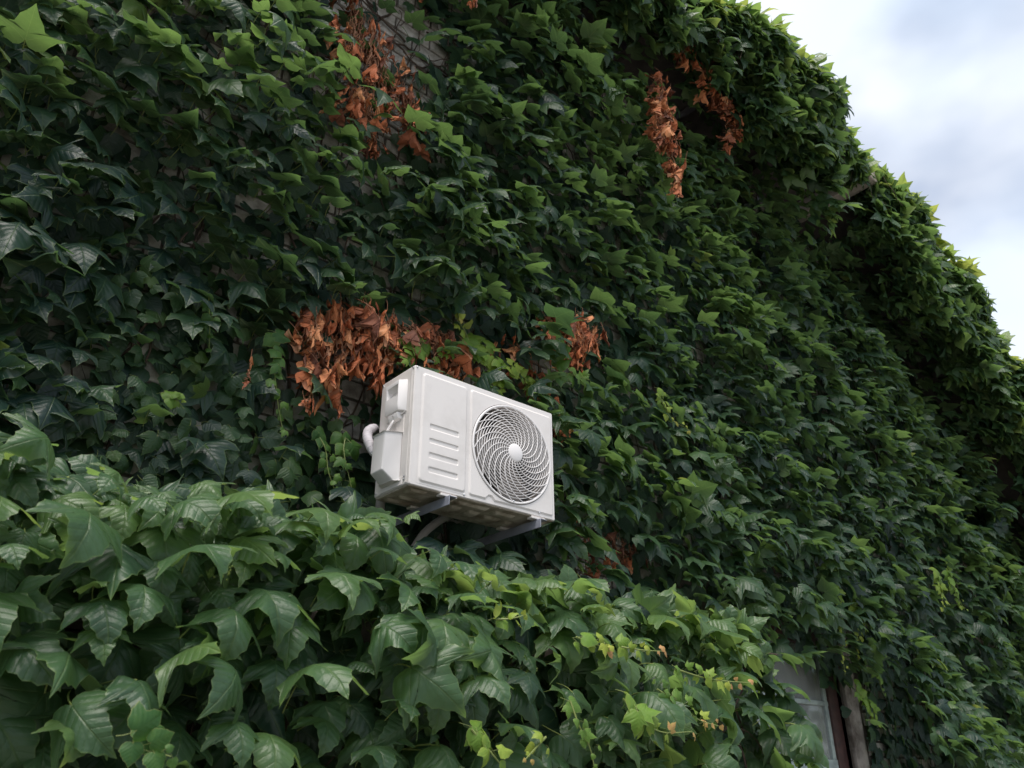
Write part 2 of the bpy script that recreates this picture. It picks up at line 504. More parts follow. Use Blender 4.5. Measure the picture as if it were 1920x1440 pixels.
# ------------------------------------------------------------------ air conditioner
AW, AD, AH = .82, .267, .55
ac = thing('air_conditioner', 'white outdoor air conditioner unit with round spiral fan grille, mounted on the ivy wall', 'air conditioner', (AW / 2, AD / 2, 0))
AL = -Vector((AW / 2, AD / 2, 0))
def apart(mb, name, m, parent=None, **kw):
    o = mb.build(name, m, ac if parent is None else parent, **kw)
    if parent is None: o.location = AL
    return o

# casing: shell open at the front
bm = bmesh.new()
bmesh.ops.create_cube(bm, size=1)
for v in bm.verts:
    v.co = Vector(((v.co.x + .5) * AW, .012 + (v.co.y + .5) * (AD - .012), .004 + (v.co.z + .5) * (AH - .004)))
es = [e for e in bm.edges if not all(abs(v.co.y - .012) < 1e-5 for v in e.verts)]
bmesh.ops.bevel(bm, geom=es, offset=.008, segments=3, affect='EDGES', profile=.5)
fs = [f for f in bm.faces if f.normal.y < -.9 and abs(f.calc_center_median().y - .012) < .002]
bmesh.ops.delete(bm, geom=fs, context='FACES')
bmesh.ops.solidify(bm, geom=bm.faces[:], thickness=.003)
bmesh.ops.recalc_face_normals(bm, faces=bm.faces)
me = bpy.data.meshes.new('casing'); bm.to_mesh(me); bm.free()
me.polygons.foreach_set('use_smooth', [True] * len(me.polygons)); me.set_sharp_from_angle(angle=math.radians(40))
link('casing', me, M_PAINT, ac, AL)

FC, FR = (.555, .268), .2405
def rrect(x0, z0, x1, z1, r, n=6):
    pts = []
    for cx_, cz_, a0 in ((x1 - r, z1 - r, 0), (x0 + r, z1 - r, 90), (x0 + r, z0 + r, 180), (x1 - r, z0 + r, 270)):
        for k in range(n + 1):
            a = math.radians(a0 + 90 * k / n); pts.append((cx_ + r * math.cos(a), cz_ + r * math.sin(a)))
    return pts
def dense(poly, step=.006):
    out = []
    for (a, b), (c, d) in zip(poly, poly[1:] + poly[:1]):
        L = math.hypot(c - a, d - b); k = max(1, int(L / step))
        out += [(a + (c - a) * i / k, b + (d - b) * i / k) for i in range(k)]
    return out
def inset(poly, dist):
    n = len(poly); out = []
    for i in range(n):
        a, b = poly[i - 1], poly[(i + 1) % n]
        tx, tz = b[0] - a[0], b[1] - a[1]; L = math.hypot(tx, tz) or 1
        out.append((poly[i][0] - tz / L * dist, poly[i][1] + tx / L * dist))
    return out
def ring_to_hole(mb, outline, y_out, inner_y, c, r, extra=()):
    """loops: outline (at y_out), further (poly, y) loops, then the hole circle."""
    loops = [(outline, y_out)] + list(extra)
    circ = []
    last = loops[-1][0]
    for p in last:
        a = math.atan2(p[1] - c[1], p[0] - c[0]); circ.append((c[0] + r * math.cos(a), c[1] + r * math.sin(a)))
    loops.append((circ, inner_y))
    n = len(outline)
    vs = [(p[0], y, p[1]) for lp, y in loops for p in lp]
    fs = [(i * n + k, i * n + (k + 1) % n, (i + 1) * n + (k + 1) % n, (i + 1) * n + k) for i in range(len(loops) - 1) for k in range(n)]
    mb.add(vs, fs)
# base sheet of the front with its round hole and folded edge
fp = MB()
out = dense(rrect(.001, .001, AW - .001, AH - .001, .008))
ring_to_hole(fp, out, .016, .0, FC, FR, extra=[(inset(out, 0), .004), (inset(out, .0035), .0)])
n0 = len(dense(rrect(.001, .001, AW - .001, AH - .001, .008)))
# pressed panel round the fan
pr = [(.306, .017), (.306, .523), (.806, .523), (.806, .017)]
prp = rrect(.306, .016, .806, .525, .016)
lo = []
for p in prp:
    lo.append(p)
poly = prp
k = max(i for i, p in enumerate(poly) if p[0] < .5 and p[1] < .1)     # walk along the bottom edge, put the notch in
poly = poly[:k + 1] + [(.400, .016), (.418, .034), (.432, .034), (.450, .016)] + poly[k + 1:]
pd = dense(poly)
ring_to_hole(fp, pd, .0004, -.0055, FC, FR + .0002, extra=[(inset(pd, .009), -.0055)])
# pressed panel on the left with four stamped louvres
nx, nz = 84, 172
X = np.linspace(.036, .296, nx); Z = np.linspace(.014, .530, nz)
XX, ZZ = np.meshgrid(X, Z, indexing='ij')
def sdf(x0, z0, x1, z1, r):
    qx = np.abs(XX - (x0 + x1) / 2) - ((x1 - x0) / 2 - r); qz = np.abs(ZZ - (z0 + z1) / 2) - ((z1 - z0) / 2 - r)
    return np.hypot(np.maximum(qx, 0), np.maximum(qz, 0)) + np.minimum(np.maximum(qx, qz), 0) - r
sm = lambda t: (lambda u: u * u * (3 - 2 * u))(np.clip(t, 0, 1))
H = .0055 * sm(-sdf(.042, .020, .290, .525, .02) / .010)
for zt, zb_ in ((.290, .267), (.224, .2035), (.159, .136), (.095, .072)):
    H -= .0042 * sm((-sdf(.090, zb_, .243, zt, .006) + .002) / .0045)
vs = [(XX[i, j], -.0006 - H[i, j], ZZ[i, j]) for i in range(nx) for j in range(nz)]
fs = [(i * nz + j, (i + 1) * nz + j, (i + 1) * nz + j + 1, i * nz + j + 1) for i in range(nx - 1) for j in range(nz - 1)]
fp.add(vs, fs)
o = apart(fp, 'front_panel', M_PAINT, sharp=17)

# fan grille: rim, rings, spiral wires, hub
DIR = lambda r: -.007 - .017 * (1 - (r / .226) ** 2)
gr = MB()
gr.lathe([(.2265, .012), (.2265, -.007), (.229, -.0105), (.234, -.0115), (.2375, -.009), (.2385, .004), (.2385, .012)], FC, 96)
grille = apart(gr, 'fan_grille', M_PLASTIC)
def gsub(mb, name, m=M_PLASTIC, **kw): return mb.build(name, m, grille, **kw)
rg = MB()
r = .0545
while r < .222:
    n = 72
    rg.lathe([(r + .0018 * math.cos(a), DIR(r) + .0036 * math.sin(a)) for a in np.linspace(0, 2 * PI, 6, endpoint=False)], FC, n, closed=True)
    r += .0121
o = gsub(rg, 'guard_rings', sharp=60)
for k in range(22):
    sp = MB(); path = []
    for i in range(17):
        rr = .040 + (.2275 - .040) * i / 16
        a = 2 * PI * k / 22 + 1.25 * ((rr - .04) / .187) ** 1.15
        path.append((FC[0] + rr * math.cos(a), DIR(rr) - .0028, FC[1] + rr * math.sin(a)))
    sp.tube(path, .0021, 5)
    gsub(sp, 'spiral_wire', sharp=60)
hb = MB(); hb.lathe([(.0005, DIR(0) - .0055), (.038, DIR(0) - .0055), (.0425, DIR(0) - .003), (.0445, DIR(0) + .001), (.0445, DIR(0) + .006), (.0005, DIR(0) + .006)], FC, 48)
gsub(hb, 'hub_disc', sharp=50)

# inside: shroud, three-blade fan, coil
sh = MB(); sh.lathe([(.2425, .001), (.2425, .10), (.2405, .10), (.2405, .001)], FC, 64, closed=True)
apart(sh, 'fan_shroud', M_FAN)
fn = MB()
fn.lathe([(.0005, .045), (.05, .047), (.056, .055), (.056, .10), (.0005, .10)], FC, 32)
for k in range(3):
    a0 = k * 2 * PI / 3 + .5
    vs, na, nr = [], 10, 6
    for i in range(na + 1):
        for j in range(nr + 1):
            rr = .05 + .165 * j / nr
            a = a0 + (i / na) * (1.55 - .25 * j / nr) - .25 * j / nr
            vs.append((FC[0] + rr * math.cos(a), .055 + .045 * i / na + .01 * math.sin(PI * j / nr), FC[1] + rr * math.sin(a)))
    fn.add(vs, [(i * (nr + 1) + j, (i + 1) * (nr + 1) + j, (i + 1) * (nr + 1) + j + 1, i * (nr + 1) + j + 1) for i in range(na) for j in range(nr)])
apart(fn, 'fan', M_FAN, sharp=60)
cl = MB(); cl.box((.30, AD - .05, .02), (AW - .01, AD - .045, AH - .02))
for i in range(40):
    x = .305 + i * .0125
    cl.box((x, AD - .058, .025), (x + .003, AD - .0502, AH - .025))
cl.box((.285, .02, .012), (.289, AD - .02, AH - .012))
apart(cl, 'coil', M_COIL)

# side: handle cover with finger recess, valve cover, clamp, corner strip, cable
hc = MB()
P_ = .030
y0, y1, y2 = .048, .076, .180
z0, z1, zt = .352, .374, .495
gy0, gy1, gz0, gz1 = .082, .168, .424, .476
F = lambda y, z, x=-P_: (x, y, z)
vs = [F(y1, z1), F(y2, z1), F(y2, zt), F(y1, zt), F(gy0, gz0), F(gy1, gz0), F(gy1, gz1), F(gy0, gz1),
      (.001, gy0 + .004, gz0), (.001, gy1, gz0), (.001, gy1, gz1 - .012), (.001, gy0 + .004, gz1 - .012),
      (-.0005, y0, zt), (-.0005, y0, z0 - .006), (-.0005, y2 + .004, z0 - .006), (-.0005, y2 + .004, zt),
      (-P_ + .004, y1 + .0, z0), (-P_ + .004, y2, z0)]
fs = [(0, 1, 5, 4), (1, 2, 6, 5), (2, 3, 7, 6), (3, 0, 4, 7), (4, 5, 9, 8), (5, 6, 10, 9), (6, 7, 11, 10), (7, 4, 8, 11), (8, 9, 10, 11),
      (3, 12, 13, 16, 0), (0, 16, 17, 1), (16, 13, 14, 17), (1, 17, 14, 15, 2), (2, 15, 12, 3)]
hc.add(vs, fs)
o = apart(hc, 'handle_cover', M_PLASTIC, sharp=25, bevel=.0018)
cb = MB()
cb.add([(-.0005, .075, .345), (-.0005, .165, .345), (-.024, .160, .345), (-.024, .085, .345), (-.0005, .080, .315), (-.0005, .160, .312), (-.018, .155, .316), (-.018, .09, .320)],
       [(0, 1, 2, 3), (7, 6, 5, 4), (0, 3, 7, 4), (3, 2, 6, 7), (2, 1, 5, 6)])
apart(cb, 'cable_clamp', M_PLASTIC, bevel=.002)
vc = MB()
def loopv(sy, P, z): return [(-.0005, .066, z), (-P, .066 + sy, z), (-P, .190, z), (-.0005, .196, z)]
L3 = [loopv(.034, .07, .247), loopv(.034, .072, .075), [(-.0005, .066, .030), (-.020, .090, .033), (-.020, .188, .036), (-.0005, .196, .030)]]
vs = [p for lp in L3 for p in lp]
fs = [(0, 1, 2, 3), (11, 10, 9, 8)] + [(i * 4 + k, i * 4 + (k + 1) % 4, (i + 1) * 4 + (k + 1) % 4, (i + 1) * 4 + k) for i in range(2) for k in range(4)]
vc.add(vs, fs)
apart(vc, 'valve_cover', M_PLASTIC, bevel=.006, seg=3)
st = MB(); st.box((-.0018, .018, .012), (.002, .030, .535)); st.box((-.002, .050, .010), (.001, .215, .048))
st.box((-.0025, .060, .235), (.001, .064, .335)); st.box((-.0025, .060, .331), (.001, .20, .335))
apart(st, 'side_trim', M_PAINT, bevel=.001, seg=1)
ca = MB(); ca.tube(lerp_path([(-.012, .125, .322), (-.022, .12, .305), (-.03, .135, .28), (-.038, .15, .245)], 12), .0055, 8)
ca.tube(lerp_path([(-.010, .12, .325), (-.008, .08, .333), (-.004, .045, .345)], 8), .0025, 6)
apart(ca, 'cable', M_PLASTIC)
for x, y, zz, ax in ((-.001, .012, .538, 'x'), (-.001, .252, .535, 'x'), (-.001, .036, .043, 'x'), (-.001, .036, .030, 'x'), (-.001, .250, .02, 'x'), (-.026, .115, .333, 'x'),
                     (.283, -.001, .014, 'y'), (.555, -.010, .040, 'y'), (.716, -.003, .020, 'y'), (.012, -.001, .54, 'y')):
    sc_ = MB()
    d = Vector((-1, 0, 0)) if ax == 'x' else Vector((0, -1, 0))
    p = Vector((x, y, zz))
    sc_.tube([p - d * .001, p + d * .0022, p + d * .0035], [.0046, .0046, .0028], 8)
    apart(sc_, 'screw', M_ZINC)
# base pan with stamped ribs
bp = MB()
bp.box((.006, .010, -.002), (AW - .006, AD - .004, .0035))
for xa, ya, xb, yb_ in ((.03, .03, .12, .10), (.05, .14, .17, .17), (.03, .20, .16, .24), (.29, .04, .46, .085), (.30, .11, .36, .20), (.40, .115, .47, .19),
                       (.50, .05, .62, .10), (.50, .13, .60, .22), (.63, .14, .68, .21), (.75, .04, .80, .12), (.75, .15, .80, .23), (.235, .05, .27, .22)):
    m = .012
    bp.add([(xa, ya, -.0022), (xb, ya, -.0022), (xb, yb_, -.0022), (xa, yb_, -.0022), (xa + m, ya + m, -.011), (xb - m, ya + m, -.011), (xb - m, yb_ - m, -.011), (xa + m, yb_ - m, -.011)],
           [(7, 6, 5, 4), (0, 4, 5, 1), (1, 5, 6, 2), (2, 6, 7, 3), (3, 7, 4, 0)])
apart(bp, 'base_pan', M_PAN, bevel=.002, seg=1)
for x in (.19, .70):
    ft = MB(); ft.box((x - .03, -.004, -.014), (x + .055, .03, -.0025)); ft.box((x - .03, .22, -.014), (x + .055, .255, -.0025))
    apart(ft, 'foot', M_PAINT, bevel=.002, seg=1)

# brackets
for xb, lab in ((.185, 'blue grey steel angle bracket under the end of the unit with the cable covers'), (.700, 'blue grey steel angle bracket with a bolt, under the fan grille')):
    bk = thing('wall_bracket', lab, 'bracket', (xb, W, -.06), 'brackets carrying the air conditioner')
    BLc = -Vector((xb, W, -.06))
    b = MB()
    b.add([(xb, -.028, -.0155), (xb + .004, -.028, -.0155), (xb + .004, -.028, -.056), (xb, -.028, -.056), (xb, W - .03, -.0155), (xb + .004, W - .03, -.0155), (xb + .004, W - .03, -.056), (xb, W - .03, -.056)],
          [(0, 1, 2, 3), (7, 6, 5, 4), (0, 4, 5, 1), (1, 5, 6, 2), (2, 6, 7, 3), (3, 7, 4, 0)])
    b.box((xb + .004, -.028, -.0192), (xb + .042, W - .03, -.0155))
    a = b.build('arm', M_STEEL, bk, bevel=.001, seg=1); a.location = BLc
    b = MB(); b.box((xb - .012, W - .03, -.30), (xb + .045, W - .026, .03)); b.box((xb - .012, W - .026, -.30), (xb - .008, W - .005, .03))
    a = b.build('wall_plate', M_STEEL, bk, bevel=.001, seg=1); a.location = BLc
    b = MB(); b.tube([(xb + .022, .012, -.030), (xb + .022, .012, -.012), (xb + .022, .012, -.001)], .0045, 8); b.tube([(xb + .022, .012, -.026), (xb + .022, .012, -.0195)], .009, 6)
    a = b.build('bolt', M_ZINC, bk); a.location = BLc

# pipes
pi_ = MB()
pi_.tube(lerp_path([(.10, .50, .33), (.06, .40, .355), (.0, .31, .345), (-.055, .265, .30), (-.068, .235, .245), (-.05, .21, .19), (-.02, .19, .165)], 28), .021, 12)
pp = thing('insulated_pipe', 'pale wrapped pipe looping out behind the cover on the side of the unit', 'pipe', (.0, .3, .3))
o = pi_.build('wrap', M_LAG, pp); o.location = (0, -.3, -.3)
p2 = MB(); p2.tube(lerp_path([(.03, .33, .36), (-.02, .29, .33), (-.062, .245, .265), (-.066, .215, .20), (-.03, .185, .145)], 24), .010, 8)
o = p2.build('thin_line', M_PLASTIC, pp); o.location = (0, -.3, -.3)
p3 = MB()
for t_ in np.linspace(.05, .95, 13):
    q = lerp_path([(.10, .50, .33), (.06, .40, .355), (.0, .31, .345), (-.055, .265, .30), (-.068, .235, .245), (-.05, .21, .19), (-.02, .19, .165)], 60)
    i = int(t_ * 58); d = (q[i + 1] - q[i]).normalized()
    p3.tube([q[i] - d * .004, q[i], q[i] + d * .004], [.0212, .0224, .0212], 12)
o = p3.build('tape_band', M_LAG, pp); o.location = (0, -.3, -.3)
for lab, pts, rad in (('grey wrapped hose dropping under the cable side of the unit', [(.05, .30, .12), (.075, .33, .05), (.10, .37, -.01), (.17, .41, -.065), (.27, .47, -.08), (.35, .55, -.06)], .021),
                      ('grey hose elbow curving under the middle of the unit', [(.58, .40, .10), (.53, .42, .075), (.47, .44, .035), (.40, .45, -.03), (.36, .47, -.10), (.34, .52, -.20)], .019)):
    b = MB(); b.tube(lerp_path(pts, 24), rad, 12)
    o = b.build('drain_hose', M_LAGD)
    o['label'] = lab; o['category'] = 'hose'; o['group'] = 'hoses under the air conditioner'

# ------------------------------------------------------------------ leaf prototypes
LOBED = [(0, 0), (.05, -.09), (.16, -.17), (.30, -.16), (.42, -.08), (.50, .06), (.55, .20), (.60, .34), (.635, .44), (.72, .62), (.55, .525), (.43, .475), (.31, .465), (.295, .57), (.265, .69), (.18, .84), (.075, .98), (0, 1.17)]
ROUND = [(0, 0), (.10, -.10), (.26, -.13), (.42, -.04), (.50, .14), (.52, .30), (.46, .40), (.40, .50), (.34, .62), (.22, .74), (.10, .86), (0, .98)]

def leaf_outline(half, n_half, teeth, rng, lob=1.0):
    h = np.array(half, float)
    if lob != 1.0 and len(half) > 14:
        h[9] = h[9] * lob + np.array((.50, .42)) * (1 - lob)
        h[11:13] = h[11:13] * (1 + .10 * (1 - lob))
    seg = np.hypot(*np.diff(h, axis=0).T); cum = np.r_[0, np.cumsum(seg)]
    # keep the tips, spread the rest
    t = np.linspace(0, cum[-1], n_half)
    if len(half) > 14:
        for tip in (cum[9], cum[12]): t[np.argmin(abs(t - tip))] = tip
    pts = np.c_[np.interp(t, cum, h[:, 0]), np.interp(t, cum, h[:, 1])]
    if teeth:
        tan = np.gradient(pts, axis=0); nn = np.c_[tan[:, 1], -tan[:, 0]]; nn /= np.linalg.norm(nn, axis=1)[:, None] + 1e-9
        s = np.where(np.arange(n_half) % 2 == 1, 1, -.6) * teeth; s[:3] = 0; s[-2:] = 0
        pts += nn * (s * rng.uniform(.5, 1.3, n_half))[:, None]
    left = pts[1:-1][::-1] * np.array((-1, 1))
    asym = rng.uniform(.88, 1.1)
    return np.r_[pts, left * np.array((asym, 1))]      # counter-clockwise seen from +z? fixed below

def leaf_proto(half, n_half, rings, teeth, p, rng, petiole=0.0):
    o = leaf_outline(half, n_half, teeth, rng, p.get('lob', 1.0))
    c = np.array((0, .22)); n = len(o)
    P = [c[None, :]] + [c + (o - c) * s for s in rings]
    xy = np.vstack(P)
    x, y = xy[:, 0].copy(), xy[:, 1].copy(); zz = np.zeros_like(x)
    rr = np.hypot(x, y - .2)
    zz -= p['fold'] * (np.sqrt(x * x + .004) - .063)
    zz -= p['cup'] * x * x
    th = np.arctan2(x, y - .2)
    zz += p['wave'] * np.sin(p['wk'] * th + p['wp']) * rr ** 2 + p['wave'] * .5 * np.sin(7 * th + p['wp'] * 2) * rr ** 3
    if p.get('roll'):
        k = p['roll']; ang = x * k; x = np.sin(ang) / k; zz = zz - (1 - np.cos(ang)) / abs(k)
    kap = p['bend']
    ang = kap * np.maximum(y, -.2)
    yn = np.sin(ang) / kap; zb = -(1 - np.cos(ang)) / kap
    y2 = yn + zz * np.sin(ang); z2 = zb + zz * np.cos(ang)
    tw = p['twist'] * y
    xa = x * np.cos(tw) - z2 * np.sin(tw) * (1 if p.get('roll') else .3); za = z2 * (np.cos(tw) if p.get('roll') else 1) + x * np.sin(tw)
    V = np.c_[xa * p.get('narrow', 1), y2, za]
    if p.get('crumple'):
        V += p['crumple'] * np.c_[np.sin(9 * xy[:, 1] + 3 * xy[:, 0] + p['wp']), np.sin(11 * xy[:, 0] + p['wp']), np.sin(8 * xy[:, 1] - 7 * xy[:, 0] + 2 * p['wp'])]
    T = []
    for k in range(n):
        T.append((0, 1 + k, 1 + (k + 1) % n))
    for i in range(len(rings) - 1):
        a, b = 1 + i * n, 1 + (i + 1) * n
        for k in range(n):
            k2 = (k + 1) % n
            T.append((a + k, b + k, b + k2)); T.append((a + k, b + k2, a + k2))
    T = np.array(T)
    # make the upper side face +z
    e1 = xy[T[0, 1]] - xy[T[0, 0]]; e2 = xy[T[0, 2]] - xy[T[0, 0]]
    if e1[0] * e2[1] - e1[1] * e2[0] < 0: T = T[:, ::-1]
    mi = np.zeros(len(T), int); UV = xy.copy(); ED = np.zeros(len(V))
    if len(rings) > 2: ED[-n:] = 1
    if petiole:
        b = MB(); b.tube(lerp_path([(0, .02, -.004), (0, -petiole * .5, -petiole * .16), (rng.uniform(-.06, .06), -petiole, -petiole * .45)], 3), [.016, .014, .013, .013], 4, caps=False)
        off = len(V); bv = np.array(b.v)
        q = np.array([(f[0], f[1], f[2]) for f in b.f] + [(f[0], f[2], f[3]) for f in b.f]) + off
        V = np.r_[V, bv]; T = np.r_[T, q]; mi = np.r_[mi, np.ones(len(q), int)]; UV = np.r_[UV, np.tile((.3, .1), (len(bv), 1))]; ED = np.r_[ED, np.zeros(len(bv))]
    return V.astype(np.float32), T.astype(np.int32), UV.astype(np.float32), mi, ED

def protos(kind, n, seed):
    rng = np.random.default_rng(seed); out = []
    for i in range(n):
        u = rng.uniform
        p = dict(fold=u(.05, .30), cup=u(.05, .5), bend=u(.55, 1.45), twist=u(-.35, .35), wave=u(.10, .30), wk=rng.choice([3, 4, 5]), wp=u(0, 6), lob=u(.75, 1.15))
        if kind == 'hi': p.update(bend=u(.8, 2.0), cup=u(.15, .8)); out.append(leaf_proto(LOBED, 25, [.35, .7, .96, 1], .019, p, rng, .75))
        elif kind == 'mid': out.append(leaf_proto(LOBED, 17, [.5, .95, 1], .016, p, rng, .6))
        elif kind == 'lo': out.append(leaf_proto(LOBED, 11, [.55, 1], .0, dict(p, wave=p['wave'] * .6), rng))
        elif kind == 'young':
            p.update(fold=u(.0, .3), cup=u(.0, .7), bend=u(.1, 1.0), wave=u(.05, .2), lob=u(.5, .9))
            out.append(leaf_proto(ROUND if i % 2 else LOBED, 15, [.5, .94, 1], .016, p, rng, .5))
        elif kind == 'flat':
            p.update(fold=u(.0, .1), cup=u(.0, .3), bend=u(.1, .5), wave=u(.02, .08))
            out.append(leaf_proto(ROUND if i % 2 else LOBED, 11, [1], .0, p, rng))
        elif kind == 'dry':
            p.update(fold=u(.1, .5), cup=u(.2, 1.2), bend=u(.2, 2.0), twist=u(-1.6, 1.6), roll=u(3.5, 8.0) * rng.choice([-1, 1]), wave=u(.1, .35), crumple=u(.02, .06), narrow=u(.14, .42))
            out.append(leaf_proto(LOBED, 14, [.5, 1], .02, p, rng, .7))
    return out

PROTO = {'hi': protos('hi', 22, 1), 'mid': protos('mid', 22, 2), 'lo': protos('lo', 16, 3), 'young': protos('young', 8, 4), 'flat': protos('flat', 10, 5), 'dry': protos('dry', 14, 6)}

def tri_mesh(name, V, T, UV, mi, mats, tint=None, margin=None):
    me = bpy.data.meshes.new(name)
    me.vertices.add(len(V)); me.vertices.foreach_set('co', np.ascontiguousarray(V, np.float32).ravel())
    me.loops.add(3 * len(T)); me.loops.foreach_set('vertex_index', np.ascontiguousarray(T, np.int32).ravel())
    me.polygons.add(len(T)); me.polygons.foreach_set('loop_start', np.arange(0, 3 * len(T), 3, dtype=np.int32))
    me.polygons.foreach_set('use_smooth', np.ones(len(T), bool))
    uvl = me.uv_layers.new(name='leaf'); uvl.data.foreach_set('uv', np.ascontiguousarray(UV[T.ravel()], np.float32).ravel())
    if tint is not None:
        a = me.attributes.new('tint', 'FLOAT', 'POINT'); a.data.foreach_set('value', np.ascontiguousarray(tint, np.float32))
    if margin is not None:
        a = me.attributes.new('margin', 'FLOAT', 'POINT'); a.data.foreach_set('value', np.ascontiguousarray(margin, np.float32))
    for m in mats: me.materials.append(m)
    me.polygons.foreach_set('material_index', np.ascontiguousarray(mi, np.int32))
    me.update(calc_edges=True)
    return me

PMESH = {}
def proto_mesh(kind, i, m):
    key = (kind, i, m.name)
    if key not in PMESH:
        V, T, UV, mi, ED = PROTO[kind][i]
        PMESH[key] = tri_mesh('leaf', V, T, UV, mi, [m, M_DTWIG if m is MD else M_STEM], margin=ED)
    return PMESH[key]

def frames(d, m):
    d = d / np.linalg.norm(d, axis=1)[:, None]
    m = m - d * np.sum(d * m, axis=1)[:, None]
    m = m / (np.linalg.norm(m, axis=1)[:, None] + 1e-9)
    s = np.cross(d, m)
    return np.stack([s, d, m], axis=2)           # columns

class Leaves:
    """pos, frame (3x3), scale, tint, LOD kind, prototype of every leaf of one plant."""
    def __init__(s): s.pos, s.fr, s.sc, s.ti, s.kd, s.pi, s.pri = [], [], [], [], [], [], []
    def add(s, pos, fr, sc, ti, kind, pri=None):
        n = len(pos)
        if not n: return
        s.pos.append(pos); s.fr.append(fr); s.sc.append(sc); s.ti.append(ti); s.kd += [kind] * n
        s.pi.append(R.integers(0, len(PROTO[kind]), n)); s.pri.append(np.ones(n) if pri is None else pri)
    def build(s, root, loc, material, single=300):
        pos, fr, sc, ti, pi, pri = (np.concatenate(a) for a in (s.pos, s.fr, s.sc, s.ti, s.pi, s.pri))
        kd = np.array(s.kd)
        dist = np.linalg.norm(pos - np.array(CAM), axis=1)
        # those that show largest in the photograph: in frame, outer, big, near
        rel = pos - np.array(CAM)
        zc = rel @ np.array(fwd); xc = rel @ np.array(r2) / np.maximum(zc, .1) * 1518 / 960; yc = rel @ np.array(u2) / np.maximum(zc, .1) * 1518 / 720
        inside = (zc > .3) & (abs(xc) < .99) & (abs(yc) < .99)
        score = sc / dist * pri * inside
        order = np.argsort(-score)
        chosen = order[:single]
        chosen = chosen[score[chosen] > 0]
        sel = np.zeros(len(pos), bool); sel[chosen] = True
        for i in chosen:
            o = link('leaf', proto_mesh(kd[i], int(pi[i]), material), None, root)
            A = Matrix([list(fr[i][r] * sc[i]) + [pos[i][r] - loc[r]] for r in range(3)] + [[0, 0, 0, 1]])
            o.matrix_basis = A
            o.color = (float(ti[i]), 0, 0, 1)
        VV, TT, UU, MM, TI, EE = [], [], [], [], [], []; off = 0
        for kind in sorted(set(s.kd)):
            for k in range(len(PROTO[kind])):
                w = np.where((~sel) & (kd == kind) & (pi == k))[0]
                if not len(w): continue
                V, T, UV, mi, ED = PROTO[kind][k]; EE.append(np.tile(ED, len(w)))
                X = np.einsum('nij,vj->nvi', fr[w] * sc[w][:, None, None], V) + pos[w][:, None, :] - np.array(loc)
                n, nv = len(w), len(V)
                VV.append(X.reshape(-1, 3)); TT.append((T[None] + (np.arange(n) * nv)[:, None, None]).reshape(-1, 3) + off); off += n * nv
                UU.append(np.tile(UV, (n, 1))); MM.append(np.tile(mi, n)); TI.append(np.repeat(ti[w], nv))
        if VV:
            me = tri_mesh('leaves', np.vstack(VV), np.vstack(TT), np.vstack(UU), np.concatenate(MM), [material, M_STEM], np.concatenate(TI), np.concatenate(EE))
            o = link('leaves', me, None, root); o['kind'] = 'stuff'
        return len(pos)

def snoise(seed, f):
    rng = np.random.default_rng(seed)
    ks = [(rng.normal(0, f), rng.normal(0, f), rng.uniform(0, 6.28)) for _ in range(9)]
    return lambda x, z: sum(np.sin(a * x + b * z + c) for a, b, c in ks) / 4.2

n1, n2, n3 = snoise(3, 3.2), snoise(5, 7.5), snoise(9, 1.6)

def wall_dirs(n, a_mean, a_sd, az_sd, roll_sd, out=np.array((0., -1, 0))):
    """leaf direction (base to tip) and upper-side normal for a leaf held out from a wall."""
    a = np.radians(np.clip(R.normal(a_mean, a_sd, n), 2, 112))
    az = np.radians(R.normal(0, az_sd, n)); ro = np.radians(R.normal(0, roll_sd, n))
    down = np.array((0., 0, -1)); side = np.cross(out, down)
    dn = down[None] * np.cos(az)[:, None] + side[None] * np.sin(az)[:, None]
    ou = np.tile(out, (n, 1))
    d = dn * np.cos(a)[:, None] + ou * np.sin(a)[:, None]
    m = ou * np.cos(a)[:, None] - dn * np.sin(a)[:, None]
    s = np.cross(d, m)
    m = m * np.cos(ro)[:, None] + s * np.sin(ro)[:, None]
    return d, m

def jgrid(x0, x1, z0, z1, step):
    gx, gz = np.meshgrid(np.arange(x0, x1, step), np.arange(z0, z1, step), indexing='ij')
    x, z = gx.ravel(), gz.ravel()
    return x + R.uniform(-.6, .6, len(x)) * step, z + R.uniform(-.6, .6, len(z)) * step

# bare or thin places on the wall: (x, z, half width, half height, what is left of the leaf cover)
HOLES = [(-.01, 3.12, .46, .46, .08), (-.12, 2.45, .36, .62, .30), (2.35, 3.95, .50, .32, .15), (3.6, 4.15, 1.0, .25, .25), (1.66, .06, .27, .16, .05),
         (-.95, .44, .14, .16, .45), (-.20, .66, .30, .30, .1), (.40, .95, .40, .20, .04), (1.34, 1.28, .22, .2, .1), (4.30, -.62, .12, .60, .0), (3.38, -1.05, .92, .78, .0), (.95, .9, .2, .2, .5), (5.2, 4.0, .6, .4, .4)]
def cover(x, z):
    c = np.ones_like(x)
    for hx, hz, rx, rz, left in HOLES:
        q = np.hypot((x - hx) / rx, (z - hz) / rz) + .18 * n2(x * 1.6, z * 1.6)
        c = np.minimum(c, np.where(q < 1, left, 1))
    return c
def mound(x, z):
    return .42 * np.exp(-((x - 4.85) / .6) ** 2 - ((z + .95) / .5) ** 2)
def in_unit(p, pad=.10):
    near_pipe = (p[:, 0] > -.34) & (p[:, 0] < .05) & (p[:, 1] < .44) & (p[:, 2] > .05) & (p[:, 2] < .45)
    return near_pipe | (p[:, 0] > -pad - .03) & (p[:, 0] < AW + pad) & (p[:, 1] < AD + .20) & (p[:, 2] > -.13 - pad * .3) & (p[:, 2] < AH + pad * .5)
EZ = lambda x: np.interp(x, [p[0] for p in EAVE], [p[1] for p in EAVE])

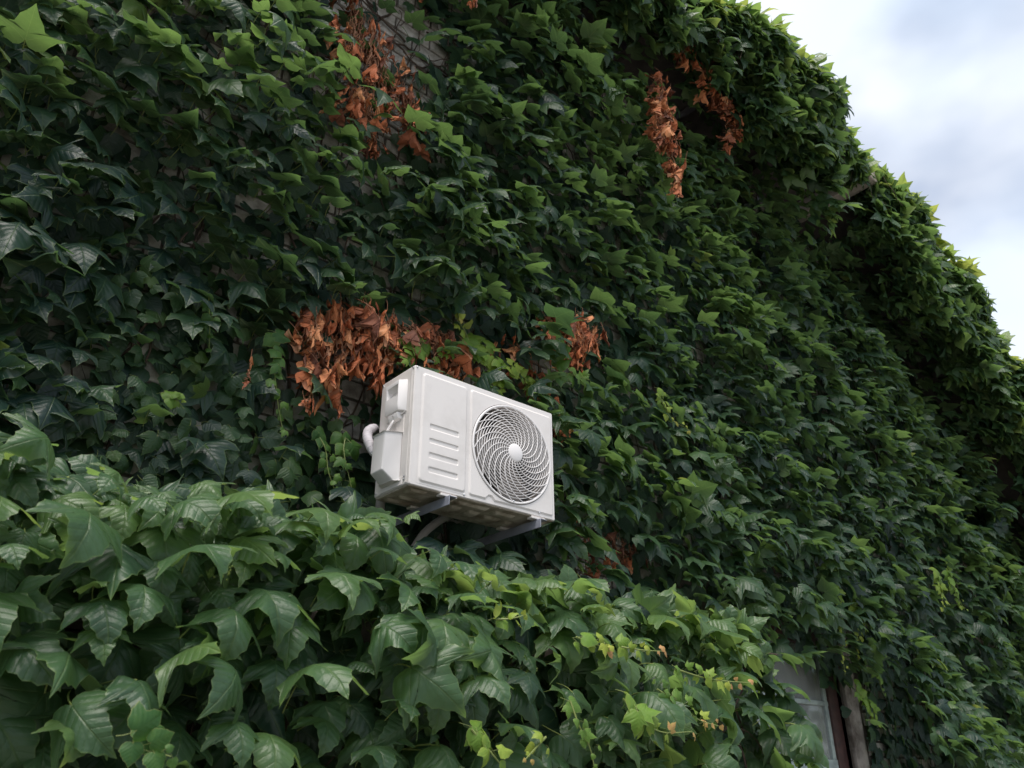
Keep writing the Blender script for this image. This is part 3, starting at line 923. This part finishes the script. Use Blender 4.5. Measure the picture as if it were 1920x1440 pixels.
def wall_ivy(x0, x1, label, seed):
    loc = Vector(((x0 + x1) / 2, W, GZ))
    root = thing('wall_ivy', label, 'ivy', loc, 'ivy plants climbing the brick wall')
    L = Leaves()
    # inner leaves, close to the wall
    x, z = jgrid(x0, x1, -1.7, 4.35, .072)
    k = (R.uniform(size=len(x)) < cover(x, z)) & (z < EZ(x) - .25)
    x, z = x[k], z[k]; n = len(x)
    y = W - R.uniform(.015, .075, n)
    d, m = wall_dirs(n, 14, 12, 40, 20)
    L.add(np.c_[x, y, z], frames(d, m), R.uniform(.07, .14, n), np.clip(R.normal(.15, .14, n), 0, .7), 'flat', np.full(n, .35))  # low tint paints shade into the hollows behind the outer leaves
    # outer shingled leaves
    for step, base, pr in ((.096, .06, .8), (.088, .12, 1.0)):
        x, z = jgrid(x0, x1, -1.7, 4.35, step)
        lush = 1 - .55 * ((x < -.15) & (x > -1.15) & (z > .0) & (z < .75))
        dens = np.clip(.88 + .40 * n1(x, z), .2, 1) * lush * np.where((x < .1) & (z > 1.1), .78, 1)
        k = (R.uniform(size=len(x)) < cover(x, z) * dens) & (z < EZ(x) - .22)
        x, z = x[k], z[k]; n = len(x)
        off = base + .11 * (1 + n1(x, z)) + .06 * n2(x, z) + .05 * n3(x, z) + R.uniform(0, .06, n) + mound(x, z)
        tier = ((z + .16 * n3(x, z) + .10 * n1(x, z) + .12 * x) / .46) % 1.0     # the plant hangs in overlapping tiers
        prof = np.clip(tier / .82, 0, 1) ** 1.4 * np.clip((1 - tier) / .12, 0, 1)
        off += .17 * prof * np.clip(.75 + .5 * n2(x * .5, z * .5), .2, 1.2) - .03
        off = np.maximum(off, .04)
        keepd = R.uniform(size=n) < np.clip(.62 + .6 * prof, 0, 1) * np.where(z > EZ(x) - .55, .6, 1)
        p = np.c_[x, W - off, z]
        d, m = wall_dirs(n, 74, 20, 26, 18)
        near = .5 * (1 + np.tanh((2.6 - x) / 1.5))
        sz = np.clip(R.normal(.122, .034, n), .045, .19) * np.where(x > 1.2, .92, 1)
        ti = np.clip(.19 + .06 * np.clip((x - .3) / 1.5, 0, 1) + .13 * n3(x, z) + R.normal(0, .11, n), 0, .8)  # tint falls towards the left: the dimmer light there is painted in
        ti = np.where(R.uniform(size=n) < .012, R.uniform(.6, .85, n), ti)
        ok = ~in_unit(p) & keepd
        p, d, m, sz, ti = p[ok], d[ok], m[ok], sz[ok], ti[ok]
        dist = np.linalg.norm(p - np.array(CAM), axis=1)
        fr = frames(d, m)
        for kind, sel in (('mid', dist < 4.4), ('lo', dist >= 4.4)):
            L.add(p[sel], fr[sel], sz[sel], ti[sel], kind, np.full(sel.sum(), pr))
    # small young leaves hugging the wall left of the unit
    if x0 < -.5:
        x, z = jgrid(-1.15, -.05, -.25, .85, .06)
        k = R.uniform(size=len(x)) < .6 * (cover(x, z) > .05)
        x, z = x[k], z[k]; n = len(x)
        d, m = wall_dirs(n, 28, 16, 45, 25)
        p = np.c_[x, W - R.uniform(.06, .16, n), z]
        L.add(p, frames(d, m), R.uniform(.05, .09, n), np.clip(R.normal(.35, .15, n), 0, .9), 'young', np.full(n, .9))
    L.build(root, loc, MG)
    # woody stems on the wall
    st = MB()
    rng = random.Random(seed)
    nst = int((x1 - x0) * 9)
    for i in range(nst):
        px, pz = rng.uniform(x0, x1), rng.uniform(-2.4, 1.5)
        path = []; drift = rng.uniform(-.25, .25)
        for k in range(40):
            if pz > eave_z(px) - .2: break
            if WX0 - .05 < px < WX1 + .25 and pz < WZ1 + .15: pz += .3; px += .08; path = []; continue
            path.append((px - loc.x, W - .012 - rng.uniform(0, .02) - loc.y, pz - loc.z))
            px += drift * .12 + rng.uniform(-.05, .05); pz += rng.uniform(.08, .16)
        if len(path) > 4:
            r0 = rng.uniform(.003, .008)
            st.tube(path, [r0 * (1 - .6 * k / len(path)) for k in range(len(path))], 5)
    for (bx, bz, bw, bh, cnt) in ((.04, 2.85, .42, .7, 80), (2.35, 3.95, .6, .4, 60), (1.66, .06, .3, .2, 14), (-.95, .44, .2, .25, 5), (-.2, .66, .35, .4, 16), (.4, .95, .4, .15, 26)):
        if not x0 <= bx - .001 * (bx == .04) < x1 and not (bx == .04 and x0 < -2.5): continue
        if bx == .04 and x0 > -2.5: continue
        for i in range(cnt):
            px, pz = bx + rng.uniform(-bw, bw), bz + rng.uniform(-bh, bh)
            an = rng.choice([0.45, 2.4, 1.57, 1.2, 1.9]) + rng.uniform(-.5, .5); path = []
            for k in range(rng.randint(5, 12)):
                path.append((px - loc.x, W - .006 - rng.uniform(0, .025) - loc.y, pz - loc.z))
                an += rng.uniform(-.35, .35); px += math.cos(an) * .05; pz += math.sin(an) * .05
            r0 = rng.choice([.0022, .003, .0045, .008, .010])
            st.tube(path, [r0 * (1 - .5 * k / len(path)) for k in range(len(path))], 4)
    o = st.build('stems', M_TWIG, root); o['kind'] = 'stuff'
    return root

wall_ivy(-2.7, .12, 'dark ivy left of and above the air conditioner, with a bare brick patch', 21)
wall_ivy(.12, 3.05, 'thick shingled ivy on the wall between the air conditioner and the roof edge', 22)
wall_ivy(3.05, 9.9, 'ivy receding along the far wall, around and beyond the window', 23)

# ------------------------------------------------------------------ ivy over the roof edge
def eave_ivy():
    loc = Vector((4.5, EY, 4.3))
    root = thing('eave_ivy', 'ivy spilling over the roof edge against the sky, its top leaves tinted a backlit yellow green', 'ivy', loc)
    L = Leaves()
    bul = lambda x: .27 * np.exp(-((x - 3.7) / .42) ** 2) + .20 * np.exp(-((x - 2.95) / .3) ** 2) + .15 * np.exp(-((x - 5.45) / .26) ** 2) + .15 * np.exp(-((x - 6.35) / .28) ** 2) + .16 * np.exp(-((x - 7.25) / .3) ** 2) - .05 * np.exp(-((x - 4.75) / .2) ** 2)
    for lay, N in ((0, 2300), (1, 3800)):
        x = np.where(R.uniform(size=N) < .75, R.uniform(2.2, 9.4, N), R.uniform(-1.0, 2.6, N))
        th = R.uniform(-.35, 1.0, N) * PI                 # 0 = straight out, pi/2 = up, negative = below
        ry = .11 + bul(x) + .03 * n1(x, th) ; rz = .10 + .35 * bul(x) + .03 * n2(x, th)
        f = .7 if lay == 0 else 1.0
        thin = np.where(x < 2.2, .6, 1.0)
        y = EY - .02 - np.cos(th) * ry * f * thin; z = EZ(x) - .13 + .10 * n1(x * 1.3, 0 * x) + np.sin(th) * rz * f * thin
        out = np.c_[np.zeros(N), -np.cos(th) / ry, np.sin(th) / rz]; out /= np.linalg.norm(out, axis=1)[:, None]
        d0, m0 = wall_dirs(N, 45, 25, 50, 25)
        hori = np.clip(out[:, 2], 0, 1)[:, None]
        d = d0 * (1 - hori * .6) + np.c_[R.normal(0, .5, N), R.normal(-.3, .4, N), R.normal(.15, .35, N)] * hori
        m = m0 + out * .8 + np.c_[R.normal(0, .25, N), R.normal(0, .25, N), np.full(N, .25)]
        sz = np.clip(R.normal(.135, .035, N), .06, .22)
        ti = np.clip(.44 + R.normal(0, .14, N) + .55 * np.clip(out[:, 2] - .35, 0, 1) * R.uniform(.2, 1.3, N), 0, 1)  # leaves facing up tinted yellower: sky backlight painted into the tint
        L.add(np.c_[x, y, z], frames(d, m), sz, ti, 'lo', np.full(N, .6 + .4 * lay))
    # hanging curtain below the edge
    N = 7600
    x = np.where(R.uniform(size=N) < .84, R.uniform(2.9, 9.2, N), R.uniform(.0, 2.9, N))
    hang = np.clip(.70 + .30 * n1(x * 1.7, x * .3) + .16 * n2(x, 0 * x), .15, 1.3) * np.clip((x - 1.8) / 1.2, .5, 1) * (1 + .45 * np.clip((x - 5.5) / 2, 0, 1))
    t = R.uniform(0, 1, N) ** .8
    z = EZ(x) - .08 - hang * t
    y = EY - .06 - (.10 + .9 * bul(x)) * (1 - .75 * t) * R.uniform(.4, 1.15, N) + .10 * t * R.uniform(-1, 1, N) + .34 * R.uniform(0, 1, N) ** 2 * np.clip(t * 1.5, 0, 1)
    d, m = wall_dirs(N, 58, 20, 40, 24)
    k = ~((abs(x - 4.45) < .42) & (z < EZ(x) - .24 - .1 * R.uniform(size=N))) & ~((abs(x - 4.75) < .12) & (z < EZ(x) - .12))
    L.add(np.c_[x, y, z][k], frames(d, m)[k], np.clip(R.normal(.135, .03, N), .06, .20)[k], np.clip(R.normal(.38, .15, N), 0, .9)[k], 'lo', np.full(k.sum(), .9))
    # single leaves standing clear of the edge against the sky
    N = 150
    x = R.uniform(2.4, 9.0, N); y = EY - .06 - R.uniform(0, .10, N) - bul(x) * .8; z = EZ(x) + R.uniform(-.06, .10, N) + .25 * bul(x)
    d = np.c_[R.normal(.2, .6, N), R.normal(-.45, .3, N), R.normal(.35, .45, N)]; m = np.c_[R.normal(0, .4, N), R.normal(-.2, .5, N), R.uniform(.3, 1, N)]
    L.add(np.c_[x, y, z], frames(d, m), R.uniform(.11, .19, N), R.uniform(.55, .95, N), 'mid', np.full(N, 1.3))  # high tint paints in the glow of light through these leaves
    L.build(root, loc, MG)
    st = MB(); rng = random.Random(4)
    for i in range(120):
        x0 = rng.uniform(0, 9); z0 = eave_z(x0); y0 = EY - .08 - rng.uniform(0, .12); path = []
        for k in range(8):
            path.append((x0 - loc.x, y0 - loc.y, z0 - loc.z)); x0 += rng.uniform(-.04, .04); z0 -= .07; y0 += rng.uniform(-.03, .03)
        st.tube(path, .003, 4)
    o = st.build('stems', M_TWIG, root); o['kind'] = 'stuff'
    # pink tendril standing up at the roof edge
    td = MB(); td.tube(lerp_path([(2.36, EY - .06, 4.50), (2.39, EY - .07, 4.60), (2.42, EY - .08, 4.70)], 6), .009, 6)
    td.tube(lerp_path([(2.38, EY - .068, 4.58), (2.34, EY - .09, 4.66), (2.29, EY - .1, 4.70)], 6), .006, 6)
    o = td.build('tendril', mat('pink_stem', (.42, .13, .20), .5, .4), root); o.location = -loc
eave_ivy()

# ------------------------------------------------------------------ ivy over the porch, nearest the camera
def porch_ivy():
    loc = Vector((-.8, PYF, GZ))
    root = thing('porch_ivy', 'large leaved ivy mass in front, spread over the porch below the air conditioner', 'ivy', loc)
    L = Leaves()
    top = lambda x: np.interp(x, [-3.6, -.6, -.3, .5, .8, 1.31, 1.56, 1.74], [-.375, -.395, -.47, -.475, -.43, -.50, -.76, -1.1]) + .02 * n2(x * 1.3, 0 * x)
    for lay, (step, depth, amean, sz0) in enumerate(((.072, .02, 22, .090), (.082, .09, 42, .106), (.088, .19, 62, .116), (.106, .28, 74, .122))):
        x, z = jgrid(-2.7, 1.78, -1.65, -.30, step)
        k = z < top(x) - .03
        dens = np.clip(.86 + .40 * n1(x * 1.5, z * 1.8 + 3), .15, 1) if lay else np.ones_like(x)
        k &= R.uniform(size=len(x)) < dens
        x, z = x[k], z[k]; n = len(x)
        tt = np.clip((top(x) - z) / .35, 0, 1)            # 0 at the top fringe
        off = depth * (.55 + .45 * tt) + .06 * n1(x * 1.5, z * 1.8 + 3) + R.uniform(-.02, .05, n)
        y = PYF - off - .03
        y = np.where(x > 1.0, y + (x - 1.0) * .3, y)
        d, m = wall_dirs(n, amean, 17, 30, 22)
        lift = (1 - tt)[:, None]
        d = d + lift * np.c_[np.zeros(n), np.full(n, -.5), np.full(n, .35)]
        m = m + lift * np.array((0, .1, .5))
        sz = np.clip(R.normal(sz0, .034, n), .045, .165) * (1 - .25 * (1 - tt) * R.uniform(size=n))
        ti = np.clip(.20 + .08 * lay + .18 * (1 - tt) + R.normal(0, .09, n), 0, .62)  # outer layers and top fringe tinted lighter, painting in the light they catch
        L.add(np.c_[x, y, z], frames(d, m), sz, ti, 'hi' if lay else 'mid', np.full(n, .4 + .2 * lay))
    # leaves on top and along the upper edge
    n = 900
    x = R.uniform(-2.7, 1.44, n); y = PYF - .16 + R.uniform(0, 1, n) ** 1.5 * 1.0; z = top(x) - .06 + R.uniform(-.06, .035, n) - .05 * (y < PYF)
    z = np.minimum(z, np.where(x < -.55, -.395, -.45) + R.uniform(-.03, .03, n))
    d, m = wall_dirs(n, 78, 18, 60, 22)
    d = d + np.c_[np.zeros(n), np.zeros(n), R.uniform(0, .45, n)]
    keep = ~((x > -.3) & (x < .9) & (y > -.45))
    L.add(np.c_[x, y, z][keep], frames(d, m)[keep], np.clip(R.normal(.112, .028, n), .05, .16)[keep], np.clip(R.normal(.38, .13, n), 0, .7)[keep], 'hi', np.full(keep.sum(), 1.0))
    L.build(root, loc, MG)
    st = MB(); rng = random.Random(8)
    for i in range(260):
        px, pz, py = rng.uniform(-3.3, 1.4), rng.uniform(-2.0, -.62), PYF - rng.uniform(.0, .10); an = rng.uniform(.6, 2.5); path = []
        for k in range(rng.randint(5, 10)):
            path.append((px - loc.x, py - loc.y, pz - loc.z)); an += rng.uniform(-.4, .4); px += math.cos(an) * .06; pz = min(pz + math.sin(an) * .06, -.6)
        st.tube(path, rng.choice([.002, .003, .005]), 4)
    o = st.build('stems', M_TWIG, root); o['kind'] = 'stuff'
    # clusters of tiny green buds
    bb = MB()
    for bx, by, bz in ((-1.02, -.84, -.66), (.52, -.72, -.72), (-.05, -.78, -.80)):
        for k in range(26):
            p = Vector((bx + rng.gauss(0, .013), by + rng.gauss(0, .012), bz + rng.gauss(0, .010)))
            r = .0028
            bb.add([p + Vector(q) * r for q in ((1, 0, 0), (-1, 0, 0), (0, 1, 0), (0, -1, 0), (0, 0, 1), (0, 0, -1))],
                   [(0, 2, 4), (2, 1, 4), (1, 3, 4), (3, 0, 4), (2, 0, 5), (1, 2, 5), (3, 1, 5), (0, 3, 5)])
    o = bb.build('flower_buds', M_BERRY, root); o.location = -loc; o['kind'] = 'stuff'
porch_ivy()

# ------------------------------------------------------------------ dried clusters
DGROUP = 'dried brown ivy clusters'
def dry_cluster(label, strands, n, spread, size, dark=0.0, twigs=14):
    """strands: polylines the dead leaves hang along."""
    loc = Vector(strands[0][0])
    root = thing('dried_ivy_cluster', label, 'dried ivy', loc, DGROUP)
    rng = random.Random(hash(label) % 1000 if False else sum(map(ord, label)))
    L = [lerp_path(s, 24) for s in strands]
    for i in range(n):
        s = L[i % len(L)]; t = rng.random(); k = int(t * 24)
        w = spread * (.55 + .6 * math.sin(PI * min(1, t * 1.1)))
        p = s[k] + Vector((rng.gauss(0, w), rng.gauss(0, w * .7), rng.gauss(0, .03)))
        p.y = min(p.y, W - .03)
        d = Vector((rng.gauss(0, .28), rng.gauss(-.12, .26), -1)).normalized()
        m = Vector((rng.gauss(0, .8), -1, rng.gauss(0, .4)))
        m = (m - d * m.dot(d)).normalized(); sd = d.cross(m)
        sc_ = rng.uniform(*size) * rng.choice((.45, .65, .9))
        o = link('leaf', proto_mesh('dry', rng.randrange(14), MD), None, root)
        o.matrix_basis = Matrix([[sd[r] * sc_, d[r] * sc_, m[r] * sc_, p[r] - loc[r]] for r in range(3)] + [[0, 0, 0, 1]])
        o.color = (max(0, min(.86, rng.gauss(.48 - dark, .27))), 0, 0, 1)
    tw = MB()
    for i in range(twigs):
        s = L[i % len(L)]
        a = rng.randrange(0, 12); path = []
        off = Vector((rng.gauss(0, spread * .6), rng.gauss(0, spread * .4), 0))
        for k in range(a, min(25, a + rng.randint(6, 14))):
            q = s[k] + off + Vector((rng.uniform(-1, 1), rng.uniform(-1, 1), rng.uniform(-1, 1))) * .012
            q.y = min(q.y, W - .012)
            path.append(q - loc)
        tw.tube(path, rng.choice([.0015, .002, .003]), 4)
    o = tw.build('twigs', M_DTWIG, root); o['kind'] = 'stuff'

dry_cluster('sparse curled brown leaves on the bare brick patch high above the air conditioner', [[(-.30, 0.35, 2.95), (-.30, 0.31, 2.6), (-.33, 0.28, 2.32)], [(-.12, 0.38, 2.8), (-.15, 0.33, 2.5), (-.10, 0.29, 2.25)], [(.0, 0.35, 2.5), (.06, 0.31, 2.34), (.12, 0.30, 2.15)], [(-.22, 0.33, 2.3), (-.20, 0.29, 2.05), (-.12, 0.27, 1.85)]], 200, .075, (.07, .15), .02, 170)
dry_cluster('small orange brown tuft cut off by the top edge of the photo', [[(.15, -.08, 3.25), (.17, -.10, 3.0), (.18, -.10, 2.84)], [(-.16, -.06, 2.95), (-.16, -.10, 2.74)]], 26, .035, (.06, .12), -.05, 8)
dry_cluster('longest hanging orange brown cluster under the roof edge, a tapering tassel of dead leaves', [[(1.97, -.05, 3.60), (1.98, -.05, 3.2), (2.02, -.05, 2.9), (2.04, -.05, 2.52)], [(1.95, -.06, 3.35), (1.92, -.07, 3.1), (1.93, -.07, 2.95)]], 170, .052, (.08, .15), 0, 18)
dry_cluster('dead leaves tangled just under the green roof edge, above the longest brown tassel', [[(2.28, -.10, 4.34), (2.24, -.10, 4.1), (2.22, -.10, 3.92)], [(2.50, -.12, 4.32), (2.53, -.12, 4.05), (2.55, -.10, 3.82)], [(2.40, -.12, 4.3), (2.44, -.1, 4.1)]], 130, .07, (.08, .14), .02, 22)
dry_cluster('short hanging brown cluster nearest the sky, beside the longest tassel', [[(2.92, -.05, 4.02), (2.94, -.05, 3.78), (2.86, -.05, 3.48)], [(2.80, -.05, 3.95), (2.82, -.05, 3.86)]], 85, .050, (.08, .14), .05, 10)
dry_cluster('big clump of crumpled orange brown leaves hanging just left of and above the air conditioner', [[(-.34, .34, .86), (-.33, .33, .70), (-.30, .33, .52)], [(-.22, .32, .90), (-.22, .31, .70), (-.20, .32, .46)], [(-.10, .31, .95), (-.07, .30, .80), (-.04, .31, .60)], [(-.02, .30, .92), (.01, .30, .76), (.0, .31, .60)]], 190, .048, (.09, .17), .0, 40)
dry_cluster('rusty brown twigs and dead leaves above the corner of the air conditioner', [[(.10, .34, .97), (.16, .31, .86), (.18, .29, .72)], [(.28, .35, .98), (.32, .32, .90), (.36, .30, .74)], [(.42, .40, .98), (.46, .33, .90), (.47, .31, .74)], [(.22, .40, 1.0), (.36, .38, 1.0), (.5, .36, .98)]], 120, .065, (.08, .15), .02, 120)
dry_cluster('brown shrivelled leaves in the ivy up and right of the air conditioner', [[(1.18, .36, 1.42), (1.22, .35, 1.28), (1.28, .34, 1.12)], [(1.38, .36, 1.46), (1.46, .34, 1.42), (1.50, .34, 1.36)], [(1.40, .30, 1.35), (1.38, .28, 1.18)], [(1.26, .30, 1.40), (1.32, .28, 1.15)]], 120, .055, (.09, .16), .0, 34)
dry_cluster('few dead leaves peeping out behind the top edge of the fan side', [[(.86, .34, 1.12), (.92, .31, 1.02), (.96, .30, .88)], [(1.0, .33, 1.0), (1.06, .31, .78)], [(1.16, .34, .76), (1.2, .32, .66)]], 64, .06, (.08, .14), .02, 40)
dry_cluster('dim brown remains in the hollow low right of the air conditioner', [[(1.48, .48, .20), (1.52, .46, .08), (1.52, .46, -.03)], [(1.68, .48, .22), (1.72, .46, .08), (1.74, .46, -.03)], [(1.84, .48, .16), (1.82, .46, .02)]], 44, .05, (.06, .11), .22, 34)
dry_cluster('single pale brown curled leaf pair hanging lowest beside the air conditioner', [[(-.33, .30, .42), (-.34, .29, .36), (-.34, .29, .33)]], 4, .014, (.08, .11), -.15, 3)
dry_cluster('lone upright brown leaf among small green leaves left of the air conditioner', [[(-.61, .30, .43), (-.61, .29, .40), (-.61, .29, .39)]], 2, .008, (.08, .10), -.1, 2)

# ------------------------------------------------------------------ young shoots
def shoot(label, path, n, size, t0, t1, group, out=(0, -1, 0), tipred=0.0, spread=.03):
    loc = Vector(path[0])
    root = thing('ivy_shoot', label, 'shoot', loc, group)
    s = lerp_path(path, 30); rng = random.Random(sum(map(ord, label)) + 1)
    stem = MB(); stem.tube([p - loc for p in s], [.0028 - .0016 * k / 30 for k in range(31)], 5)
    stem.build('stem', M_STEM, root)
    for i in range(n):
        f = i / max(1, n - 1); k = int(f * 29)
        tan = (s[k + 1] - s[k]).normalized(); o_ = Vector(out)
        side = tan.cross(o_).normalized() * (1 if i % 2 else -1)
        if rng.random() < .12: continue
        p = s[k] + side * spread * rng.uniform(-.2, 1.0) * (1.1 - .8 * f) + o_ * rng.uniform(-.01, .03)
        d = (side * rng.uniform(.4, 1.0) + tan * rng.uniform(.1, .8) + o_ * rng.uniform(-.1, .5) + Vector((0, 0, -.35))).normalized()
        m = o_ + Vector((rng.gauss(0, .35), rng.gauss(0, .2), .35 + rng.gauss(0, .3)))
        m = (m - d * m.dot(d)).normalized(); sd = d.cross(m)
        sc_ = size * (1.1 - .68 * f) * rng.uniform(.55, 1.2)
        o = link('leaf', proto_mesh('young', rng.randrange(8), MY), None, root)
        o.matrix_basis = Matrix([[sd[r] * sc_, d[r] * sc_, m[r] * sc_, p[r] - loc[r]] for r in range(3)] + [[0, 0, 0, 1]])
        t = t0 + (t1 - t0) * f + rng.gauss(0, .05)
        if tipred and f > .72: t = max(t, .9 + tipred * .1)
        o.color = (max(0, min(1, t)), 0, 0, 1)

GW, GF, GA, GLf = 'young shoots trailing beside the window', 'young shoots in the porch ivy', 'young shoots above the air conditioner', 'small green shoots left of the air conditioner'
shoot('long yellow green shoot hanging over the top corner of the window', [(3.78, .24, .26), (3.80, .26, .06), (3.80, .28, -.15), (3.76, .28, -.45)], 40, .075, .45, .72, GW)
shoot('second yellow shoot close right of the long one, ending in tiny leaves', [(4.0, .28, .06), (4.10, .28, -.04), (4.02, .28, -.2), (3.97, .28, -.38)], 26, .07, .5, .8, GW)
shoot('fresh green shoot trailing on the ivy right of the window surround', [(4.24, .30, -.15), (4.30, .30, -.28), (4.26, .30, -.42), (4.30, .30, -.55)], 24, .08, .2, .4, GW)
shoot('leafy yellow green shoot low on the plaster beside the window', [(4.0, .34, -.52), (4.10, .34, -.60), (4.16, .34, -.68), (4.2, .34, -.76)], 16, .09, .4, .6, GW)
shoot('pale green shoot hanging in the far ivy, shorter of a pair', [(5.48, .22, .52), (5.48, .22, .36), (5.45, .22, .18)], 20, .08, .4, .65, GW)
shoot('pale green shoot hanging in the far ivy, longer and right of its pair', [(5.70, .22, .54), (5.78, .22, .38), (5.88, .22, .22)], 22, .08, .35, .6, GW)
shoot('small yellow shoot dangling in the ivy right of the fan', [(1.80, .10, 1.02), (1.83, .09, .92), (1.90, .08, .84), (2.06, .08, .82)], 22, .055, .5, .85, GW)
shoot('yellow green sprig standing up above the air conditioner', [(.52, .30, .98), (.46, .27, 1.02), (.40, .26, 1.06), (.45, .25, 1.04)], 9, .075, .5, .85, GA)
shoot('light green leaves over the corner of the air conditioner', [(.26, .34, .92), (.20, .30, .84), (.14, .27, .76), (.10, .25, .68)], 14, .095, .35, .5, GA)
shoot('light green shoot in the middle above the air conditioner', [(.46, .36, .98), (.42, .30, .90), (.36, .28, .84), (.30, .27, .80)], 9, .08, .35, .5, GA)
shoot('dense yellow green shoot lying along the top right of the air conditioner', [(.52, .32, .98), (.62, .28, .93), (.78, .26, .88), (.98, .25, .84)], 40, .085, .42, .62, GA, spread=.06)
shoot('yellow green shoot drooping behind the top edge above the fan', [(.66, .30, .90), (.68, .28, .80), (.72, .27, .70)], 16, .075, .42, .6, GA)
shoot('pale shoot behind the right top corner of the air conditioner', [(.9, .32, .88), (1.0, .28, .82), (1.04, .28, .70)], 22, .07, .45, .65, GA, spread=.05)
shoot('bright green leafy sprig right of the air conditioner top', [(1.1, .30, 1.02), (1.22, .26, 1.0), (1.36, .24, 1.0)], 16, .10, .15, .35, GA, spread=.05)
shoot('small green hanging chain of leaves on the dark wall, furthest from the unit', [(-.80, .40, .78), (-.78, .38, .64), (-.76, .38, .50)], 12, .065, .02, .12, GLf)
shoot('green chain of small leaves between the lone brown leaf and the unit', [(-.50, .38, .68), (-.48, .36, .50), (-.44, .36, .34), (-.40, .36, .22)], 16, .065, .05, .2, GLf)
shoot('yellow green tuft of tiny leaves on the dark wall', [(-.90, .38, .27), (-.86, .36, .25), (-.82, .36, .22)], 9, .05, .35, .55, GLf)
shoot('green shoot just behind the pipe loop', [(-.26, .36, .28), (-.22, .33, .20), (-.20, .32, .10), (-.16, .32, .02)], 13, .075, .06, .2, GLf)
shoot('lower green shoot under the dried clump beside the pipe', [(-.12, .34, .30), (-.14, .31, .20), (-.10, .31, .08), (-.06, .31, -.02)], 12, .075, .1, .26, GLf)
shoot('light green hanging shoot of round leaves at the bottom of the porch ivy', [(-.11, -1.01, -.90), (-.09, -1.02, -.96), (-.05, -1.02, -1.02), (-.03, -1.02, -1.12)], 13, 0.041, 0.30, 0.39, GF, spread=.02)
shoot('yellow shoot with orange tip left of the round leaved one', [(-.20, -1.01, -.99), (-.24, -1.01, -1.02), (-.28, -1.01, -1.05)], 8, 0.038, 0.56, 0.84, GF, spread=.02, tipred=.4)
shoot('bright yellow leaves low in the porch ivy, furthest from the window', [(-.44, -1.01, -.98), (-.40, -1.02, -1.02), (-.34, -1.02, -1.07), (-.30, -1.02, -1.10)], 10, 0.058, 0.44, 0.64, GF, spread=.02)
shoot('yellow star leaves with a tiny orange tip, largest yellow shoot', [(.12, -0.99, -.88), (.16, -1.01, -.93), (.24, -1.02, -.965), (.38, -1.02, -.96)], 14, 0.058, 0.42, 0.68, GF, spread=.02, tipred=.6)
shoot('pinkish yellow tip high on the porch ivy, nearest the unit', [(-.02, -0.95, -.72), (.05, -0.97, -.74), (.12, -0.97, -.765)], 10, 0.044, 0.44, 0.89, GF, spread=.02, tipred=1)
shoot('yellow tip with pink curls beside the first pink tip', [(.17, -0.95, -.73), (.24, -0.97, -.735), (.34, -0.97, -.73)], 10, 0.041, 0.49, 0.89, GF, spread=.02, tipred=1)
shoot('long shoot fading from green to salmon pink at its end', [(.44, -0.93, -.77), (.55, -0.95, -.79), (.66, -0.96, -.795), (.82, -0.96, -.79)], 18, 0.044, 0.36, 0.89, GF, spread=.02, tipred=1)
shoot('green shoot ending in yellow and orange, below the long salmon tipped one', [(.32, -0.95, -.84), (.40, -0.97, -.88), (.48, -0.97, -.92), (.58, -0.97, -.935)], 16, 0.041, 0.24, 0.74, GF, spread=.02, tipred=.7)
shoot('small yellow leaf pair in the upper middle of the porch ivy', [(-.30, -0.93, -.70), (-.26, -0.95, -.695), (-.21, -0.95, -.68)], 6, 0.038, 0.49, 0.69, GF, spread=.02)
shoot('green rosette of small leaves low at the far left of the porch ivy', [(-1.23, -1.04, -1.03), (-1.20, -1.05, -1.04), (-1.15, -1.05, -1.05)], 8, 0.058, 0.00, 0.10, GF, spread=.02)

# ------------------------------------------------------------------ rod at the roof end
rd = thing('roof_rod', 'thin grey rod sticking out into the sky past the roof edge', 'rod', (7.9, -.2, 2.95))
b = MB(); b.tube([(-.15, .05, -.02), (.6, -.25, .06)], .016, 8); b.build('bar', M_LAGD, rd)
b = MB(); b.box((.22, -.14, -.015), (.34, -.07, .03)); b.build('clip', M_LAGD, rd, bevel=.004)
